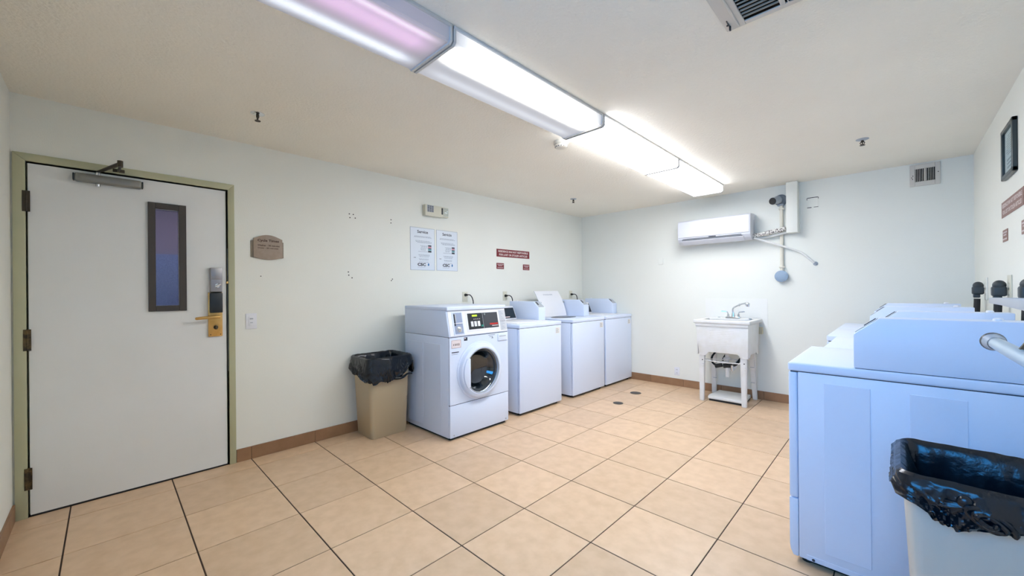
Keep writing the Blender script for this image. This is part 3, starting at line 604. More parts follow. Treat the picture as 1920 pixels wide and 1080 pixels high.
# ------------------------------------------------------------------ machines (front faces +x, viewer's right end at y=WD)
DP, WD, TOP = .71, .70, .935
def top_loader(kind, lid_open=False):
    lab = 'x'
    t = thing(kind, (0, 0, 0), lab, 'x'); side = .855 if kind == 'washing_machine' else .26
    b = MB(); zb = .028
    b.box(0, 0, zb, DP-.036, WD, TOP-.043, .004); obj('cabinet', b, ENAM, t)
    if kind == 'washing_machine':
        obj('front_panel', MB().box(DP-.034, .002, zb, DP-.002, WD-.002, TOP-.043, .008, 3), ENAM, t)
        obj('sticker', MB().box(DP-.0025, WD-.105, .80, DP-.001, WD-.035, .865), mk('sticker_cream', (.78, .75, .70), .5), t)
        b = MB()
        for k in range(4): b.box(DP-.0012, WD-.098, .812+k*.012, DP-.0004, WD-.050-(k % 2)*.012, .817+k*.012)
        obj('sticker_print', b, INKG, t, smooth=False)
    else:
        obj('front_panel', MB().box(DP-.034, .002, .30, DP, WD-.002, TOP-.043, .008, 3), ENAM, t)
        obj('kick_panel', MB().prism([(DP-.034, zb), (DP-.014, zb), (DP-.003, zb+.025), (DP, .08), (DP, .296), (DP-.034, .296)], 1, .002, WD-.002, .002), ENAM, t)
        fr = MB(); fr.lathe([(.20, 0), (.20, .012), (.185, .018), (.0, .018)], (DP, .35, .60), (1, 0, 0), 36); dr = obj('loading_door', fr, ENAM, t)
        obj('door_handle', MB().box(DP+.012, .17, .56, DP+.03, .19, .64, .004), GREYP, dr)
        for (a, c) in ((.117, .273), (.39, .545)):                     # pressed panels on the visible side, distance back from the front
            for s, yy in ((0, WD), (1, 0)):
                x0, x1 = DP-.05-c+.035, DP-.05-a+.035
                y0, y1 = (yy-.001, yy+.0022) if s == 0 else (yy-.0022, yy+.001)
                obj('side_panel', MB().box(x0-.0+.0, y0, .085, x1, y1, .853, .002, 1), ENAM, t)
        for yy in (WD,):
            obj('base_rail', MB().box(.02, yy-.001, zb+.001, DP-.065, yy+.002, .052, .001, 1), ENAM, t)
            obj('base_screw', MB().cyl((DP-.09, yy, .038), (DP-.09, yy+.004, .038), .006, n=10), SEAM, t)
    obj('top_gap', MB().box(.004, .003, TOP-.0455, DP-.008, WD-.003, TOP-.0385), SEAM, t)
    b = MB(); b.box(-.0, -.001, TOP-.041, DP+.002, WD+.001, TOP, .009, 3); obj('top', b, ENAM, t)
    # lid
    ly0, ly1, lx0, lx1 = .06, .565, .17, .62
    if kind == 'washing_machine':
        if not lid_open:
            obj('lid', MB().box(lx0, ly0, TOP-.001, lx1, ly1, TOP+.008, .004, 2), ENAM2, t)
        else:
            obj('tub_opening', MB().prism([(lx0+.03+.15+.13*math.cos(a*2*PI/28), .30+.21*math.sin(a*2*PI/28)) for a in range(28)], 2, TOP-.002, TOP+.0006), DARKP, t)
            b = MB(); n = 12; P = []
            for i in range(n+1):                                       # lid leans back, slightly bowed
                s = i/n; P.append((.205-.055*s-.095*s*s, TOP+.004+.335*s))
            P2 = [(x-.012, z+.002) for x, z in reversed(P)]
            b.prism(P+P2, 1, ly0, ly1); l = obj('lid', b, ENAM2, t)
            obj('lid_print', text_mb('WASHER', (.094, .29, TOP+.290), (0, 1, 0), (-.52, 0, .85), .20, .018, ex=.004), INKG, t, smooth=False)
            for yy in (ly0+.015, ly1+.006): obj('hinge_pin', MB().cyl((.155, yy-.012, TOP+.19), (.155, yy+.006, TOP+.19), .010, n=12), GREYP, t)
    # console with display at the right
    b = MB(); b.prism([(.004, TOP), (.135, TOP), (.070, 1.085), (.055, 1.098), (.004, 1.098)], 1, .004, .575, .004); c = obj('console', b, ENAM2, t)
    nx, nz = .153, .065; ln = math.hypot(nx, nz); nrm = Vector((nx/ln, 0, nz/ln))
    def pt(y, s, o): return Vector((.135-.065*s, y, TOP+.15*s))+nrm*o
    def plate(name, y0, y1, s0, s1, th, m):
        b = MB(); bm2 = bmesh.new(); V = [bm2.verts.new(pt(y, s, o)) for o in (0, th) for (y, s) in ((y0, s0), (y1, s0), (y1, s1), (y0, s1))]
        for f_ in ((0, 1, 2, 3), (7, 6, 5, 4), (0, 4, 5, 1), (1, 5, 6, 2), (2, 6, 7, 3), (3, 7, 4, 0)): bm2.faces.new([V[i] for i in f_])
        bmesh.ops.recalc_face_normals(bm2, faces=bm2.faces); b.add(bm2); return obj(name, b, m, t, smooth=False)
    plate('display', .30, .56, .13, .94, .003, mk('display_glass', (.02, .03, .04), .15) if 'display_glass' not in bpy.data.materials else bpy.data.materials['display_glass'])
    plate('display_caption', .33, .46, .20, .26, .0038, LETW)
    # coin meter case
    b = MB(); b.prism([(.0, TOP+.001), (.475, TOP+.001), (.475, 1.083), (.393, 1.153), (.0, 1.155)], 1, .58, WD, .004); mcs = obj('coin_box', b, ENAM, t)
    b = MB(); b.box(.003, .583, TOP-.0005, .470, WD-.003, TOP+.0025); obj('coin_box_gap', b, SEAM, t)
    b = MB(); u = Vector((-.082, 0, .070)).normalized(); q = Vector((.475, 0, 1.083)); nn = Vector((.070, 0, .082)).normalized()
    def sl(name, y0, y1, s0, s1, th, m):
        bm2 = bmesh.new(); V = [bm2.verts.new(q+u*s+nn*o+Vector((0, y, 0))) for o in (0, th) for (y, s) in ((y0, s0), (y1, s0), (y1, s1), (y0, s1))]
        for f_ in ((0, 1, 2, 3), (7, 6, 5, 4), (0, 4, 5, 1), (1, 5, 6, 2), (2, 6, 7, 3), (3, 7, 4, 0)): bm2.faces.new([V[i] for i in f_])
        bmesh.ops.recalc_face_normals(bm2, faces=bm2.faces); return obj(name, MB().add(bm2), m, t, smooth=False)
    sl('coin_plate', .595, .685, .008, .100, .003, GREYP); sl('coin_slot', .604, .622, .045, .095, .006, DARKP)
    obj('lock', MB().lathe([(.014, 0), (.013, .008), (.009, .011), (0, .011)], (.07, .64, 1.154), UP, 16), ENAM2, t)
    for x in (.05, DP-.06):
        for y in (.05, WD-.05): obj('foot', MB().cyl((x, y, 0), (x, y, zb+.004), .02, n=12), BLACK, t)
    obj('plinth', MB().box(.03, .03, .006, DP-.045, WD-.03, zb+.002), BLACK, t)
    return t
wm = top_loader('washing_machine'); wm2 = top_loader('washing_machine', True); dr = top_loader('dryer')
def put(o, x, y, rz, lab, cat, grp):
    o.location = (x, y, 0); o.rotation_euler = (0, 0, rz); tag(o, lab, cat, grp); return o
put(wm, .14, 3.30, 0, 'white top-loading washer with closed lid next to the front-loading machine', 'washing machine', 'top-loading washers')
put(wm2, .14, 4.222, 0, 'white top-loading washer with its lid standing open', 'washing machine', 'top-loading washers')
w3 = copy_tree(wm); put(w3, .14, 5.008-.045, 0, 'white top-loading washer in the corner by the far wall', 'washing machine', 'top-loading washers')
labs = ['white dryer nearest the camera with its blue-lit side showing behind the pale bin', 'white dryer second from the camera, set slightly back', 'white dryer third from the camera in the row on the right', 'white dryer at the far end of the right row by the far wall']
for k in range(4):
    o = dr if k == 0 else copy_tree(dr)
    put(o, 3.225+DP+(.058 if k == 1 else 0), 2.63+.72*k+WD, PI, labs[k], 'dryer', 'row of dryers on the right')

# ------------------------------------------------------------------ front loading washer
y0, y1, xf, xb, zt = 2.412, 3.118, .866, .15, 1.148
t = thing('front_load_washer', (.5, 2.765, 0), 'white front-loading washer with round glass door beside the trash bin', 'washing machine')
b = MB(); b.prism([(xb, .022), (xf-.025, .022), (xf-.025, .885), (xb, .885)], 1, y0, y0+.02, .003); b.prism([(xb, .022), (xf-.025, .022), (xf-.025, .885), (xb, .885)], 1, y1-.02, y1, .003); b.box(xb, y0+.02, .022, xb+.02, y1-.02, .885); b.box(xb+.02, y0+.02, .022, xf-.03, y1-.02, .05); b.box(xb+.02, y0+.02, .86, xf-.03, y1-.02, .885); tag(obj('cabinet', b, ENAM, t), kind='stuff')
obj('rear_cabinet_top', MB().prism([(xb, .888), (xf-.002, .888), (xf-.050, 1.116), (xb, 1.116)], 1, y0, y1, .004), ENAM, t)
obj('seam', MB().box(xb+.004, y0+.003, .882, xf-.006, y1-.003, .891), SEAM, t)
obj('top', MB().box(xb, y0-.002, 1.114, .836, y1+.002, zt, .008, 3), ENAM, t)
# front panel with round opening built as a grid plate: ring + corners
cy, cz, R = 2.748, .568, .215
b = bmesh.new(); n = 64; outer = []; inner = []
Y0, Y1, Z0, Z1 = y0+.002, y1-.002, .306, .883
for k in range(n):
    a = 2*PI*k/n; c, s = math.cos(a), math.sin(a)
    tt = min(((Y1-cy)/c if c > 1e-6 else 1e9), ((Y0-cy)/c if c < -1e-6 else 1e9), ((Z1-cz)/s if s > 1e-6 else 1e9), ((Z0-cz)/s if s < -1e-6 else 1e9))
    outer.append((cy+c*tt, cz+s*tt)); inner.append((cy+c*R, cz+s*R))
for (yy, zz) in ((Y0, Z0), (Y0, Z1), (Y1, Z0), (Y1, Z1)):
    k = min(range(n), key=lambda i: (outer[i][0]-yy)**2+(outer[i][1]-zz)**2); outer[k] = (yy, zz)
VO = [b.verts.new((xf, *p)) for p in outer]; VI = [b.verts.new((xf, *p)) for p in inner]; VB = [b.verts.new((xf-.03, *p)) for p in inner]; VOB = [b.verts.new((xf-.026, *p)) for p in outer]
for k in range(n):
    j = (k+1) % n; b.faces.new((VO[k], VO[j], VI[j], VI[k])); b.faces.new((VI[k], VI[j], VB[j], VB[k])); b.faces.new((VOB[k], VOB[j], VO[j], VO[k]))
bmesh.ops.recalc_face_normals(b, faces=b.faces)
obj('front_panel', MB().add(b), ENAM, t)
obj('panel_gap', MB().box(xf-.024, y0+.004, .296, xf-.006, y1-.004, .308), SEAM, t)
obj('kick_panel', MB().box(xf-.028, y0+.002, .024, xf, y1-.002, .300, .005), ENAM, t)
b = MB()
for yy in (y0+.04, y1-.04): b.cyl((xf-.001, yy, .045), (xf+.003, yy, .045), .006, n=10)
obj('screws', b, GREYP, t)
obj('plinth', MB().box(xb+.02, y0+.02, .0, xf-.03, y1-.02, .024), BLACK, t)
# raised sweep around the door
obj('door_surround', MB().lathe([(.262, -.002), (.258, .006), (.238, .010), (.225, .002)], (xf, cy, cz), (1, 0, 0), 64), ENAM, t)
dd = obj('door_ring', MB().lathe([(.243, .0), (.245, .022), (.236, .040), (.212, .050), (.200, .046), (.194, .030), (.192, .0)], (xf, cy, cz), (1, 0, 0), 64), ENAM, t)
obj('door_trim', MB().lathe([(.204, .0455), (.200, .052), (.195, .047), (.193, .036)], (xf, cy, cz), (1, 0, 0), 64), GREYP, dd)
obj('gasket', MB().lathe([(.214, -.025), (.192, .024), (.176, .020), (.160, -.02), (.165, -.06)], (xf, cy, cz), (1, 0, 0), 56), GASK, dd)
obj('glass_bowl', MB().lathe([(.192, .030), (.182, .022), (.160, -.010), (.130, -.045), (.09, -.055), (0, -.058)], (xf, cy, cz), (1, 0, 0), 48), GLD, dd)
pts = []
for k in range(17):
    a = PI-.62+1.24*k/16; pts.append((cy+.222*math.cos(a), cz+.222*math.sin(a)))
hp = pts+[(cy-.158, cz-.118), (cy-.158, cz+.118)]
hp = pts+[(cy-.150, cz-.125), (cy-.150, cz+.125)]
obj('door_handle', MB().prism(hp, 0, xf+.034, xf+.058, .004), ENAM, dd)
obj('drum', MB().lathe([(.20, -.03), (.215, -.06), (.222, -.10), (.222, -.36), (.20, -.375), (.0, -.38)], (xf, cy, cz), (1, 0, 0), 56), DRUM, t)
b = MB()
for k in range(3):
    a = k*2*PI/3+.5; c, s = math.cos(a), math.sin(a); b.cyl((xf-.1, cy+c*.205, cz+s*.205), (xf-.34, cy+c*.205, cz+s*.205), .028, .02, n=12)
obj('drum_lifters', b, DRUM, t)
# slanted control fascia
sx0, sz0, sx1, sz1 = xf-.002, .888, xf-.050, 1.116
dv = Vector((sx1-sx0, 0, sz1-sz0)); nv = Vector((dv.z, 0, -dv.x)).normalized()
def fas(name, ya, yb, za, zb_, th, m, par=t, base=0., bev=0):
    def P(y, z, o): s = (z-sz0)/(sz1-sz0); return Vector((sx0, y, sz0))+dv*s+nv*o
    bm2 = bmesh.new(); V = [bm2.verts.new(P(y, z, o)) for o in (base, th) for (y, z) in ((ya, za), (yb, za), (yb, zb_), (ya, zb_))]
    for f_ in ((0, 1, 2, 3), (7, 6, 5, 4), (0, 4, 5, 1), (1, 5, 6, 2), (2, 6, 7, 3), (3, 7, 4, 0)): bm2.faces.new([V[i] for i in f_])
    bmesh.ops.recalc_face_normals(bm2, faces=bm2.faces)
    if bev: bmesh.ops.bevel(bm2, geom=bm2.edges[:], offset=bev, segments=1, affect='EDGES')
    return obj(name, MB().add(bm2), m, par, smooth=False)
fas('fascia', y0+.012, y1-.006, .893, 1.112, .004, ENAM2, bev=.0015)
cb = fas('coin_frame', y0+.052, y0+.170, .902, 1.098, .008, ENAM, bev=.002)
fas('coin_recess', y0+.064, y0+.158, .910, 1.092, .0085, mk('coin_recess_grey', (.30, .36, .50), .4), cb)
fas('coin_chute', y0+.074, y0+.092, 1.015, 1.085, .013, GREYP, cb); fas('coin_bar', y0+.066, y0+.156, .998, 1.004, .014, ENAM2, cb)
fas('coin_slot', y0+.070, y0+.077, .98, 1.08, .0145, BLACK, cb)
c0 = Vector((sx0, y0+.112, sz0))+dv*.27
obj('coin_lock', MB().lathe([(.022, .006), (.021, .016), (.014, .019), (.008, .022), (0, .022)], c0, nv, 24), CHROME, cb); obj('coin_cam', MB().lathe([(.030, .005), (.030, .010), (0, .010)], c0, nv, 24), GREYP, cb)
fas('bezel', y0+.205, y0+.600, .920, 1.096, .006, ENAM2, bev=.0015)
ds = fas('display_panel', y0+.224, y0+.400, .938, 1.080, .008, DARKP)
ds2 = fas('card_panel', y0+.404, y0+.590, .938, 1.080, .008, mk('dark_grey_panel', (.05, .055, .065), .35))
fas('lit_readout', y0+.275, y0+.335, 1.050, 1.066, .009, LCD, ds)
for k in range(3): fas('button', y0+.252+k*.040, y0+.280+k*.040, .962, 1.008, .010, ENAM2, ds)
for k in range(4): fas('indicator', y0+.290+k*.022, y0+.300+k*.022, 1.024, 1.030, .009, LETW, ds)
fas('green_button', y0+.372, y0+.396, .955, .972, .010, GREENB, ds)
fas('red_band', y0+.480, y0+.583, .966, .980, .009, REDL, ds2); fas('white_band', y0+.505, y0+.583, .953, .959, .009, LETW, ds2)
c1 = Vector((sx0, y0+.425, sz0))+dv*.78; obj('card_lock', MB().lathe([(.010, .006), (.010, .013), (0, .013)], c1, nv, 16), CHROME, ds2)
lb = fas('instruction_label', y0+.612, y0+.695, .905, 1.096, .0055, mk('label_grey', (.55, .57, .60), .5))
for k in range(14):
    z = .912+k*.0130
    if k in (6,): fas('label_rule', y0+.618, y0+.690, z, z+.003, .006, INK, lb)
    else: fas('label_text', y0+.622, y0+.622+.022+.040*((k*37 % 10)/10), z, z+.004, .006, INKG, lb)
# stickers on the front
def front(name, ya, yb, za, zb_, th, m, par=t): return obj(name, MB().box(xf-.0005, ya, za, xf+th, yb, zb_), m, par, smooth=False)
s1 = front('number_sticker', y0+.020, y0+.125, .792, .862, .001, mk('sticker_pinkish', (.80, .72, .72), .4))
b = MB(); xx = xf+.0012
obj('sticker_number', text_mb('1502', (xx, y0+.074, .822), (0, 1, 0), UP, .070, .018, bold=.02), LETD, s1, smooth=False)
fr = MB()
for (a, c, e, g) in ((y0+.022, y0+.123, .794, .796), (y0+.022, y0+.123, .858, .860), (y0+.022, y0+.024, .794, .860), (y0+.121, y0+.123, .794, .860)): fr.box(xf+.0008, a, e, xf+.0013, c, g)
obj('sticker_border', fr, REDB, s1, smooth=False)
e1 = front('energy_sticker', y0+.158, y0+.196, .846, .876, .001, INK); front('sticker_corner', y0+.162, y0+.178, .862, .872, .0015, LETW, e1)
front('caution_print', y0+.450, y0+.530, .868, .874, .0008, INKG); front('caution_print', y0+.462, y0+.492, .852, .858, .0008, INKG)
obj('caution_mark', MB().prism([(y0+.485, .838), (y0+.512, .838), (y0+.498, .862)], 0, xf-.0005, xf+.0009), INKG, t)
front('name_print', y0+.022, y0+.100, .752, .760, .0008, INK); front('name_print', y0+.022, y0+.090, .738, .742, .0008, INKG)
dw = obj('detergent_drawer', MB().box(xf-.004, y0+.565, .806, xf+.008, y0+.690, .872, .004), ENAM, t)
obj('drawer_grip', MB().box(xf+.006, y0+.582, .846, xf+.0095, y0+.668, .856, .001), GREYP, dw)
for k in range(2):
    obj('side_ridge', MB().box(.20+k*.28, y0-.0022, .06, .46+k*.28, y0+.001, .82, .002, 1), ENAM, t)

# ------------------------------------------------------------------ bins with bags
def rrect(hx, hy, r, n):
    """n points round a rounded rectangle, returns (x,y,nx,ny,s)"""
    segs = []; P = []
    pts = []
    for (cx, cy_, a0) in ((hx-r, -hy+r, -PI/2), (hx-r, hy-r, 0), (-hx+r, hy-r, PI/2), (-hx+r, -hy+r, PI)):
        for k in range(9): a = a0+PI/2*k/8; pts.append((cx+r*math.cos(a), cy_+r*math.sin(a), math.cos(a), math.sin(a)))
    pts.append(pts[0]); L_ = [0]
    for i in range(1, len(pts)): L_.append(L_[-1]+math.hypot(pts[i][0]-pts[i-1][0], pts[i][1]-pts[i-1][1]))
    out = []; j = 0
    for k in range(n):
        s = L_[-1]*k/n
        while L_[j+1] < s: j += 1
        f_ = (s-L_[j])/max(L_[j+1]-L_[j], 1e-9); A, B = pts[j], pts[j+1]; nx = A[2]+(B[2]-A[2])*f_; ny = A[3]+(B[3]-A[3])*f_; q_ = math.hypot(nx, ny)
        out.append((A[0]+(B[0]-A[0])*f_, A[1]+(B[1]-A[1])*f_, nx/q_, ny/q_, k/n))
    return out
def bin_body(c, hx, hy, HX, HY, z1, m, t):
    n = 72; b = bmesh.new(); rings = []
    for (s, z, o) in ((0, .0, -.004), (0.01, .006, 0), (1, z1-.03, 0), (1, z1-.03, .006), (1, z1, .006), (1, z1, -.001), (1, z1-.03, -.004), (.02, .01, -.004)):
        ax, ay = hx+(HX-hx)*s+o, hy+(HY-hy)*s+o; rings.append([b.verts.new((c[0]+p[0], c[1]+p[1], z)) for p in rrect(ax, ay, .03+.012*s, n)])
    for i in range(len(rings)-1):
        for k in range(n): b.faces.new((rings[i][k], rings[i][(k+1) % n], rings[i+1][(k+1) % n], rings[i+1][k]))
    b.faces.new(rings[0][::-1]); b.faces.new(rings[-1]); bmesh.ops.recalc_face_normals(b, faces=b.faces); return obj('bin_body', MB().add(b), m, t)
def bag(c, HX, HY, z1, drape, t, seed, knot=None, cover=None, fold=1.0):
    n = 300; b = bmesh.new(); R = []; P = rrect(HX, HY, .042, n)
    rows = [('i', 1.0), ('i', .8), ('i', .6), ('i', .42), ('i', .28), ('i', .17), ('i', .08), ('i', .02), ('r', 0), ('r', .5), ('r', 1)]+[('o', k/22) for k in range(1, 23)]
    for (kd, v) in rows:
        ring = []
        for (x, y, nx, ny, s) in P:
            Ld = drape(x, y, s)
            nz = noise.noise(Vector((x*9, y*9, v*2+seed))); n2 = noise.noise(Vector((x*30+5, y*30, v*3+seed*2))); 
            if kd == 'i': off = -.014-.03*v*(1-v)-.020*v+.014*(nz+.6*n2-.9)*min(1, v*4); z = z1-.38*v
            elif kd == 'r': off = -.010+.024*v; z = z1+.008*math.sin(PI*v)+.003*n2
            else:
                # folds run down and gather toward the knot
                ph = s*2*PI
                kx = 0
                if knot: kx = max(0, 1-abs(s-knot[0])/knot[1])
                u = s*46+v*3*nz
                rid = 1-abs(noise.noise(Vector((u, v*2.2+kx*2, seed)))*2.2)
                rid2 = 1-abs(noise.noise(Vector((u*2.3, v*3.5+7, seed)))*2.2)
                fq = min(1, Ld/.12)*fold; off = .014+v*(.010+.010*rid*fq+.006*rid2*fq)+.006*kx
                if knot: off += .022*math.exp(-((s-knot[0])/(knot[1]*.35))**2)*math.exp(-((v-.45)/.3)**2)
                z = z1-Ld*v+(.006*n2*v+.010*v*v*rid*fold)*min(1, Ld/.12)
                if v > .95: off -= .006
            ring.append(b.verts.new((c[0]+x+nx*off, c[1]+y+ny*off, z)))
        R.append(ring)
    for i in range(len(R)-1):
        for k in range(n): b.faces.new((R[i][k], R[i][(k+1) % n], R[i+1][(k+1) % n], R[i+1][k]))
    b.faces.new(R[0][::-1]); bmesh.ops.recalc_face_normals(b, faces=b.faces)
    me_ = MB().add(b); return obj('bin_bag', me_, BAG, t)
# left bin. s runs: +x/-y corner -> +x side -> +y ... (start at bottom middle corner x=+,y=-)
c1 = (.192, 2.142)
t = thing('trash_bin', (c1[0], c1[1], 0), 'tan plastic trash bin with a black bag between the door wall and the front-loading washer', 'trash bin', 'trash bins')
bin_body(c1, .148, .170, .172, .200, .70, BINM, t)
def dr1(x, y, s):
    u = x/.172; v = y/.2
    L_ = .15+.03*u
    if u > .9: L_ = .205-.02*v-.11*max(0, (v-.35))/.65
    if v < -.9: L_ = .165+.035*u
    return L_+.008*math.sin(s*60)
bg = bag(c1, .178, .206, .703, dr1, t, 3, knot=(.14, .10), fold=1.15)
b = MB(); b.tube([(.383, 2.16, .515), (.400, 2.21, .512), (.402, 2.25, .52), (.392, 2.29, .535), (.386, 2.34, .53)], .010, 10, rs=(.016, .006)); b.sph((.395, 2.19, .512), .018, (.8, 1.6, .7)); obj('bag_tail', b, BAG, bg)
# right bin
c2 = (3.797, 2.285)
t = thing('trash_bin', (c2[0], c2[1], 0), 'pale trash bin with a knotted black bag in front of the nearest dryer', 'trash bin', 'trash bins')
bin_body(c2, .160, .165, .192, .190, .70, BINM2, t)
def dr2(x, y, s):
    u = (x+.192)/.384; v = y/.19
    L_ = .025
    if v < -.85:
        K = ((0, .045), (.02, .078), (.14, .103), (.3, .124), (.47, .112), (.6, .084), (1, .09))
        q_ = min(1, max(0, u))
        for i in range(6):
            if K[i][0] <= q_ <= K[i+1][0]: L_ = K[i][1]+(K[i+1][1]-K[i][1])*(q_-K[i][0])/(K[i+1][0]-K[i][0])
    elif x < -.17: L_ = .022+.035*max(0, -v)
    elif x > .17: L_ = .12
    return L_+.005*math.sin(s*70)
bg = bag(c2, .194, .195, .708, dr2, t, 11, knot=(.875, .07), fold=1.5)
# twisted knot on the front of the bag
kx, kz = 3.742, .655; b = MB(); P = []
for k in range(46):
    a = -.4+k*.30; r = .040-.0007*k; P.append((kx+.028+r*1.25*math.cos(a), 2.055-.0006*k-.004*math.sin(a*3), kz-.012+r*.62*math.sin(a)-(r*.5*math.cos(a))))
b.tube(P, .007, 8, sub=2); b.sph((kx-.012, 2.062, kz+.018), .014, (1.3, .9, 1.5)); b.sph((kx+.03, 2.060, kz-.012), .026, (1.3, .5, .8)); obj('bag_knot', b, BAG, bg)
b = MB()
for k in range(6):
    a = PI*1.0+k*.16; l = .05+.02*((k*7) % 3)
    b = MB(); b.tube([(kx-.01, 2.060, kz+.01), (kx-.01+l*.5*math.cos(a), 2.064, kz+.01+l*.5*math.sin(a)), (kx-.01+l*math.cos(a), 2.074, kz+.01+l*math.sin(a))], .006, 8, rs=(.010, .003)); obj('bag_fold', b, BAG, bg)
b = MB(); b.tube([(kx+.10, 2.064, kz+.022), (kx+.16, 2.060, kz+.015), (kx+.22, 2.068, kz+.012)], .012, 10, rs=(.012, .02)); obj('bag_roll', b, BAG, bg)

# ------------------------------------------------------------------ utility sink
t = thing('utility_sink', (2.19, 5.37, 0), 'white plastic utility sink on legs against the far wall', 'sink')
SX0, SX1, SY0, SY1 = 1.905, 2.485, 5.105, 5.64
b = MB()
b.box(SX0, SY0, .895, SX1, SY0+.05, .935, .010, 3); b.box(SX0, SY1-.13, .895, SX1, SY1, .938, .010, 3); b.box(SX0, SY0+.03, .895, SX0+.05, SY1-.1, .935, .010, 3); b.box(SX1-.05, SY0+.03, .895, SX1, SY1-.1, .935, .010, 3)
obj('rim', b, PVC, t)
def frust(x0, x1, y0_, y1_, z0_, X0, X1, Y0_, Y1_, z1_):
    bm2 = bmesh.new(); V = [bm2.verts.new(p) for p in ((x0, y0_, z0_), (x1, y0_, z0_), (x1, y1_, z0_), (x0, y1_, z0_), (X0, Y0_, z1_), (X1, Y0_, z1_), (X1, Y1_, z1_), (X0, Y1_, z1_))]
    for f_ in ((3, 2, 1, 0), (0, 1, 5, 4), (1, 2, 6, 5), (2, 3, 7, 6), (3, 0, 4, 7)): bm2.faces.new([V[i] for i in f_])
    bmesh.ops.bevel(bm2, geom=[e for e in bm2.edges], offset=.02, segments=3, affect='EDGES', clamp_overlap=True); return bm2
obj('bowl', MB().add(frust(2.00, 2.41, 5.19, 5.47, .585, 1.945, 2.445, 5.145, 5.52, .90)), PVC, t)
# skirt: front panel with arched lower edge, sides
fx0, fx1 = 1.930, 2.463
def arch(x0, x1, z_lo, z_hi, z_top, inset, tx0, tx1):
    P = [(x0, z_lo), (x0+inset*.7, z_lo)]
    for k in range(7): s = k/6; P.append((x0+inset*.7+.05*s, z_lo+(z_hi-z_lo)*(1-math.cos(PI*s))/2))
    for k in range(7): s = k/6; P.append((x1-inset*.7-.05+.05*s, z_hi-(z_hi-z_lo)*(1-math.cos(PI*s))/2))
    return P+[(x1, z_lo), (tx1, z_top), (tx0, z_top)]
b = MB(); b.prism(arch(fx0+.032, fx1-.005, .530, .572, .897, .085, fx0-.006, fx1), 1, 5.128, 5.142, .003); obj('front_skirt', b, PVC, t)
for k in range(10): 
    z = .655+k*.018; obj('rib', MB().box(2.07, 5.1265, z, 2.33, 5.130, z+.006, .0015, 1), PVC, t)
obj('lip', MB().box(fx0-.008, 5.116, .862, fx1+.004, 5.14, .897, .006), PVC, t)
for (xa, nm) in ((fx0+.004, 0), (fx1-.014, 1)):
    P = [(5.14, .535), (5.21, .540), (5.24, .565), (5.47, .565), (5.50, .540), (5.545, .535), (5.60, .897), (5.14, .897)]
    obj('side_skirt', MB().prism(P, 0, xa, xa+.012, .003), PVC, t)
for (xt, yt, xb_, yb_, w_, ex) in ((1.985, 5.165, 1.975, 5.175, .058, 0), (2.410, 5.165, 2.408, 5.178, .062, 0), (2.000, 5.520, 1.975, 5.600, .060, 1), (2.405, 5.520, 2.415, 5.600, .058, 1)):
    b = bmesh.new(); V = []
    for (z, x, y, h) in ((0, xb_, yb_, w_/2*.78), (.56, xt, yt, w_/2)):
        V += [b.verts.new((x+sx*h, y+sy*h*.8, z)) for sx, sy in ((-1, -1), (1, -1), (1, 1), (-1, 1))]
    for f_ in ((3, 2, 1, 0), (4, 5, 6, 7), (0, 1, 5, 4), (1, 2, 6, 5), (2, 3, 7, 6), (3, 0, 4, 7)): b.faces.new([V[i] for i in f_])
    bmesh.ops.bevel(b, geom=b.edges[:], offset=.006, segments=2, affect='EDGES'); lg = obj('leg', MB().add(b), PVC, t)
    if not ex: obj('leg_hole', MB().cyl((xt+.008, yt-w_*.4-.002, .475), (xt+.008, yt-w_*.4+.004, .475), .006, n=10), BLACK, lg); obj('leg_boss', MB().lathe([(.014, 0), (.012, -.007), (0, -.007)], (xt+.012, yt-w_*.38, .42), (0, 1, 0), 16), PVC, lg)
    else:
        for z in (.20, .38): obj('leg_clip', MB().box(xt-.02, yt+(yb_-yt)*(1-z/.56)-.026, z, xt+.02, yt+(yb_-yt)*(1-z/.56)-.020, z+.006), GREYP, lg)
obj('cross_bar', MB().tube([(1.995, 5.17, .470), (2.2, 5.17, .462), (2.40, 5.17, .468)], .006, 8), PVC, t)
obj('cross_bar', MB().tube([(2.005, 5.18, .478), (2.2, 5.32, .476), (2.40, 5.50, .470)], .005, 8), PVC, t)
# drain
b = MB(); b.cyl((2.20, 5.33, .585), (2.20, 5.33, .50), .022, n=20); b.lathe([(.040, .0), (.040, .014), (.026, .024), (.022, .024)], (2.20, 5.33, .478), UP, 24); obj('drain_tailpiece', b, PVC, t)
b = MB(); b.tube([(2.20, 5.33, .50), (2.20, 5.34, .40), (2.235, 5.36, .36), (2.27, 5.38, .40), (2.28, 5.42, .44), (2.28, 5.60, .44)], .019, 14); b.cyl((2.20, 5.335, .40), (2.20, 5.335, .275), .021, n=20); b.lathe([(.028, 0), (.028, .02), (.02, .03)], (2.20, 5.335, .37), UP, 20); obj('trap', b, PVC, t)
b = MB(); b.tube([(2.09, 5.50, .60), (2.035, 5.36, .50), (2.045, 5.31, .435), (2.09, 5.29, .405), (2.13, 5.29, .41)], .011, 10); b.cyl((2.085, 5.29, .392), (2.155, 5.29, .412), .022, n=16); b.cyl((2.165, 5.32, .40), (2.250, 5.32, .415), .026, n=16)
b.tube([(2.30, 5.52, .60), (2.23, 5.46, .56), (2.17, 5.40, .52), (2.15, 5.33, .46)], .012, 10); b.tube([(2.36, 5.5, .56), (2.30, 5.42, .55), (2.22, 5.40, .57)], .016, 10); b.tube([(2.25, 5.32, .41), (2.29, 5.35, .43), (2.31, 5.42, .48)], .014, 10)
obj('supply_hoses', b, BLACK, t)
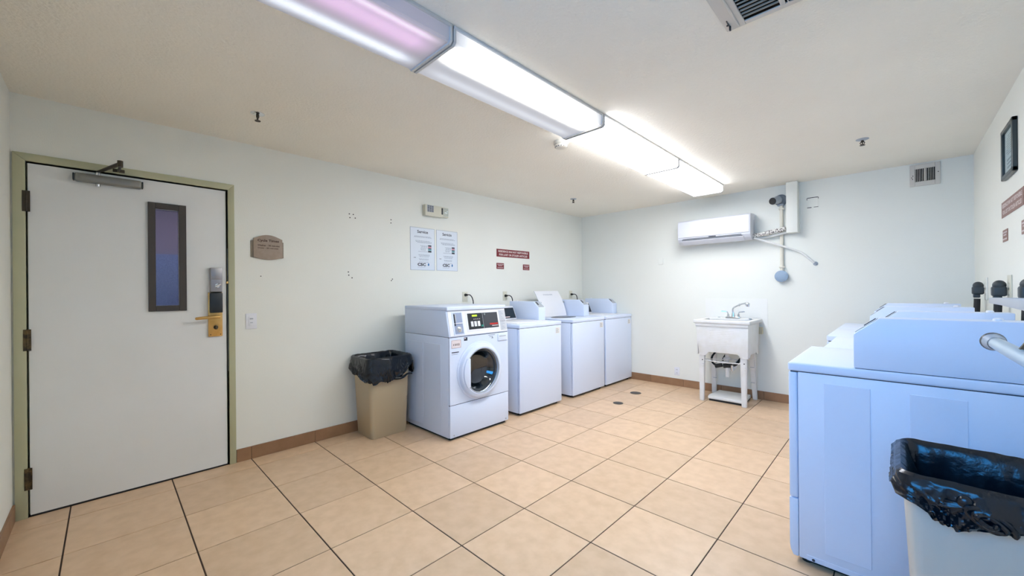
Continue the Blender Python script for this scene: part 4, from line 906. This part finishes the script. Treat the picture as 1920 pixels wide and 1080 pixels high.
obj('valve', MB().cyl((2.255, 5.30, .42), (2.262, 5.30, .36), .014, n=12).cyl((2.255, 5.30, .34), (2.258, 5.30, .36), .005, n=8), CHROME, t)
# faucet
fxc, fy = 2.212, 5.535
b = MB(); b.box(fxc-.078, fy-.028, .936, fxc+.078, fy+.028, .955, .006, 2); b.cyl((fxc, fy, .95), (fxc, fy, 1.0), .020, .015, n=20)
b.tube([(fxc, fy, .99), (fxc-.004, fy-.002, 1.045), (fxc+.03, fy-.02, 1.075), (fxc+.10, fy-.07, 1.105), (fxc+.155, fy-.105, 1.118)], .0095, 12)
b.sph((fxc+.175, fy-.115, 1.108), .024, (1.1, 1, .95)); b.cyl((fxc+.178, fy-.117, 1.105), (fxc+.178, fy-.117, 1.080), .020, .018, n=18); b.cyl((fxc+.075, fy-.052, 1.088), (fxc+.085, fy-.058, 1.106), .012, n=12)
fc = obj('faucet', b, CHROME, t)
for s in (-1, 1):
    b = MB(); b.cyl((fxc+s*.055, fy, .953), (fxc+s*.055, fy, .985), .016, .011, n=16); b.tube([(fxc+s*.055, fy, .985), (fxc+s*.062, fy-.004, 1.008), (fxc+s*.082, fy-.01, 1.014), (fxc+s*.125, fy-.02, 1.016)], .006, 8); obj('tap_handle', b, CHROME, fc)
obj('rim_button', MB().lathe([(.016, 0), (.014, .008), (0, .008)], (2.05, 5.56, .937), UP, 16), GREYP, t); obj('rim_button', MB().lathe([(.016, 0), (.014, .008), (0, .008)], (2.395, 5.50, .937), UP, 16), GREYP, t)
obj('wall_bracket', MB().box(2.45, 5.61, .76, 2.49, 5.66, .84, .006), mk('yellowed_plastic', (.62, .56, .38), .5), t)
solo('splash_panel', (2.2, BY, .80), MB().box(1.86, BY-.0045, .83, 2.532, BY-.0005, 1.165), mk('splash_white', (.87, .87, .82), .45), 'thin white splash panel on the wall behind the sink', 'panel')
# shelf tray
t = thing('floor_tray', (2.19, 5.37, 0), 'white plastic tray on the floor between the sink legs', 'tray')
obj('tray', MB().prism([(2.025, 5.215), (2.375, 5.215), (2.395, 5.30), (2.375, 5.60), (2.03, 5.60), (2.01, 5.30)], 2, .022, .052, .008), PVC, t); obj('base', MB().prism([(2.035, 5.225), (2.365, 5.225), (2.382, 5.30), (2.365, 5.59), (2.04, 5.59), (2.022, 5.30)], 2, .0, .024), BLACK, t)

# ------------------------------------------------------------------ folded ironing board at the right edge
t = thing('ironing_board', (3.86, 1.15, 0), 'folded ironing board standing on end at the right edge, only its feet in view', 'ironing board')
P = []
for k in range(24):
    s = k/23; P.append((.20*min(1, .25+1.1*(1-abs(1-2*s))**.5) if 0 else 0, 0))
prof = [(1.15-.17, 1.18), (1.15+.17, 1.18), (1.15+.185, 1.0), (1.15+.18, .55), (1.15+.13, .25), (1.15+.07, .08), (1.15, .0), (1.15-.07, .08), (1.15-.13, .25), (1.15-.18, .55), (1.15-.185, 1.0)]
obj('board', MB().prism(prof, 0, 3.885, 3.905, .004), BOARDM, t); obj('cover', MB().prism(prof, 0, 3.905, 3.935, .010), PADM, t)
b = MB(); b.tube([(3.703, 1.332, 1.197), (3.703, 1.18, 1.198), (3.703, .95, 1.200)], .0088, 16, sub=1); ft = obj('foot_bar', b, mk('pale_blue_tube', (.55, .66, .72), .3, .3), t)
b = MB(); b.lathe([(.0095, -.03), (.0115, -.012), (.0130, .0), (.0125, .006), (.007, .009), (0, .009)], (3.703, 1.334, 1.197), (0, 1, 0), 24); obj('foot_cap', b, GREYP, ft)
b = MB(); b.lathe([(.0128, -.005), (.0140, .001), (.0126, .006)], (3.703, 1.336, 1.197), (0, 1, 0), 24); obj('cap_ring', b, DARKP, ft)
b = MB(); b.prism([(1.346, 1.256), (1.346, 1.265), (1.20, 1.267), (.96, 1.269), (.96, 1.252), (1.10, 1.254), (1.25, 1.256)], 0, 3.700, 3.720, .001); obj('foot_bar', b, BOARDM, t)
b = MB(); b.tube([(3.706, 1.150, 1.202), (3.722, 1.08, 1.235), (3.78, .98, 1.20), (3.885, 1.05, .80)], .006, 8, sub=4); obj('brace', b, BRONZE, t)
b = MB(); b.tube([(3.71, 1.0, 1.26), (3.80, 1.02, 1.2), (3.872, 1.05, .45)], .011, 12, sub=4); b.tube([(3.703, .98, 1.200), (3.80, 1.05, 1.1), (3.872, 1.2, .45)], .011, 12, sub=4); obj('leg', b, BOARDM, t)
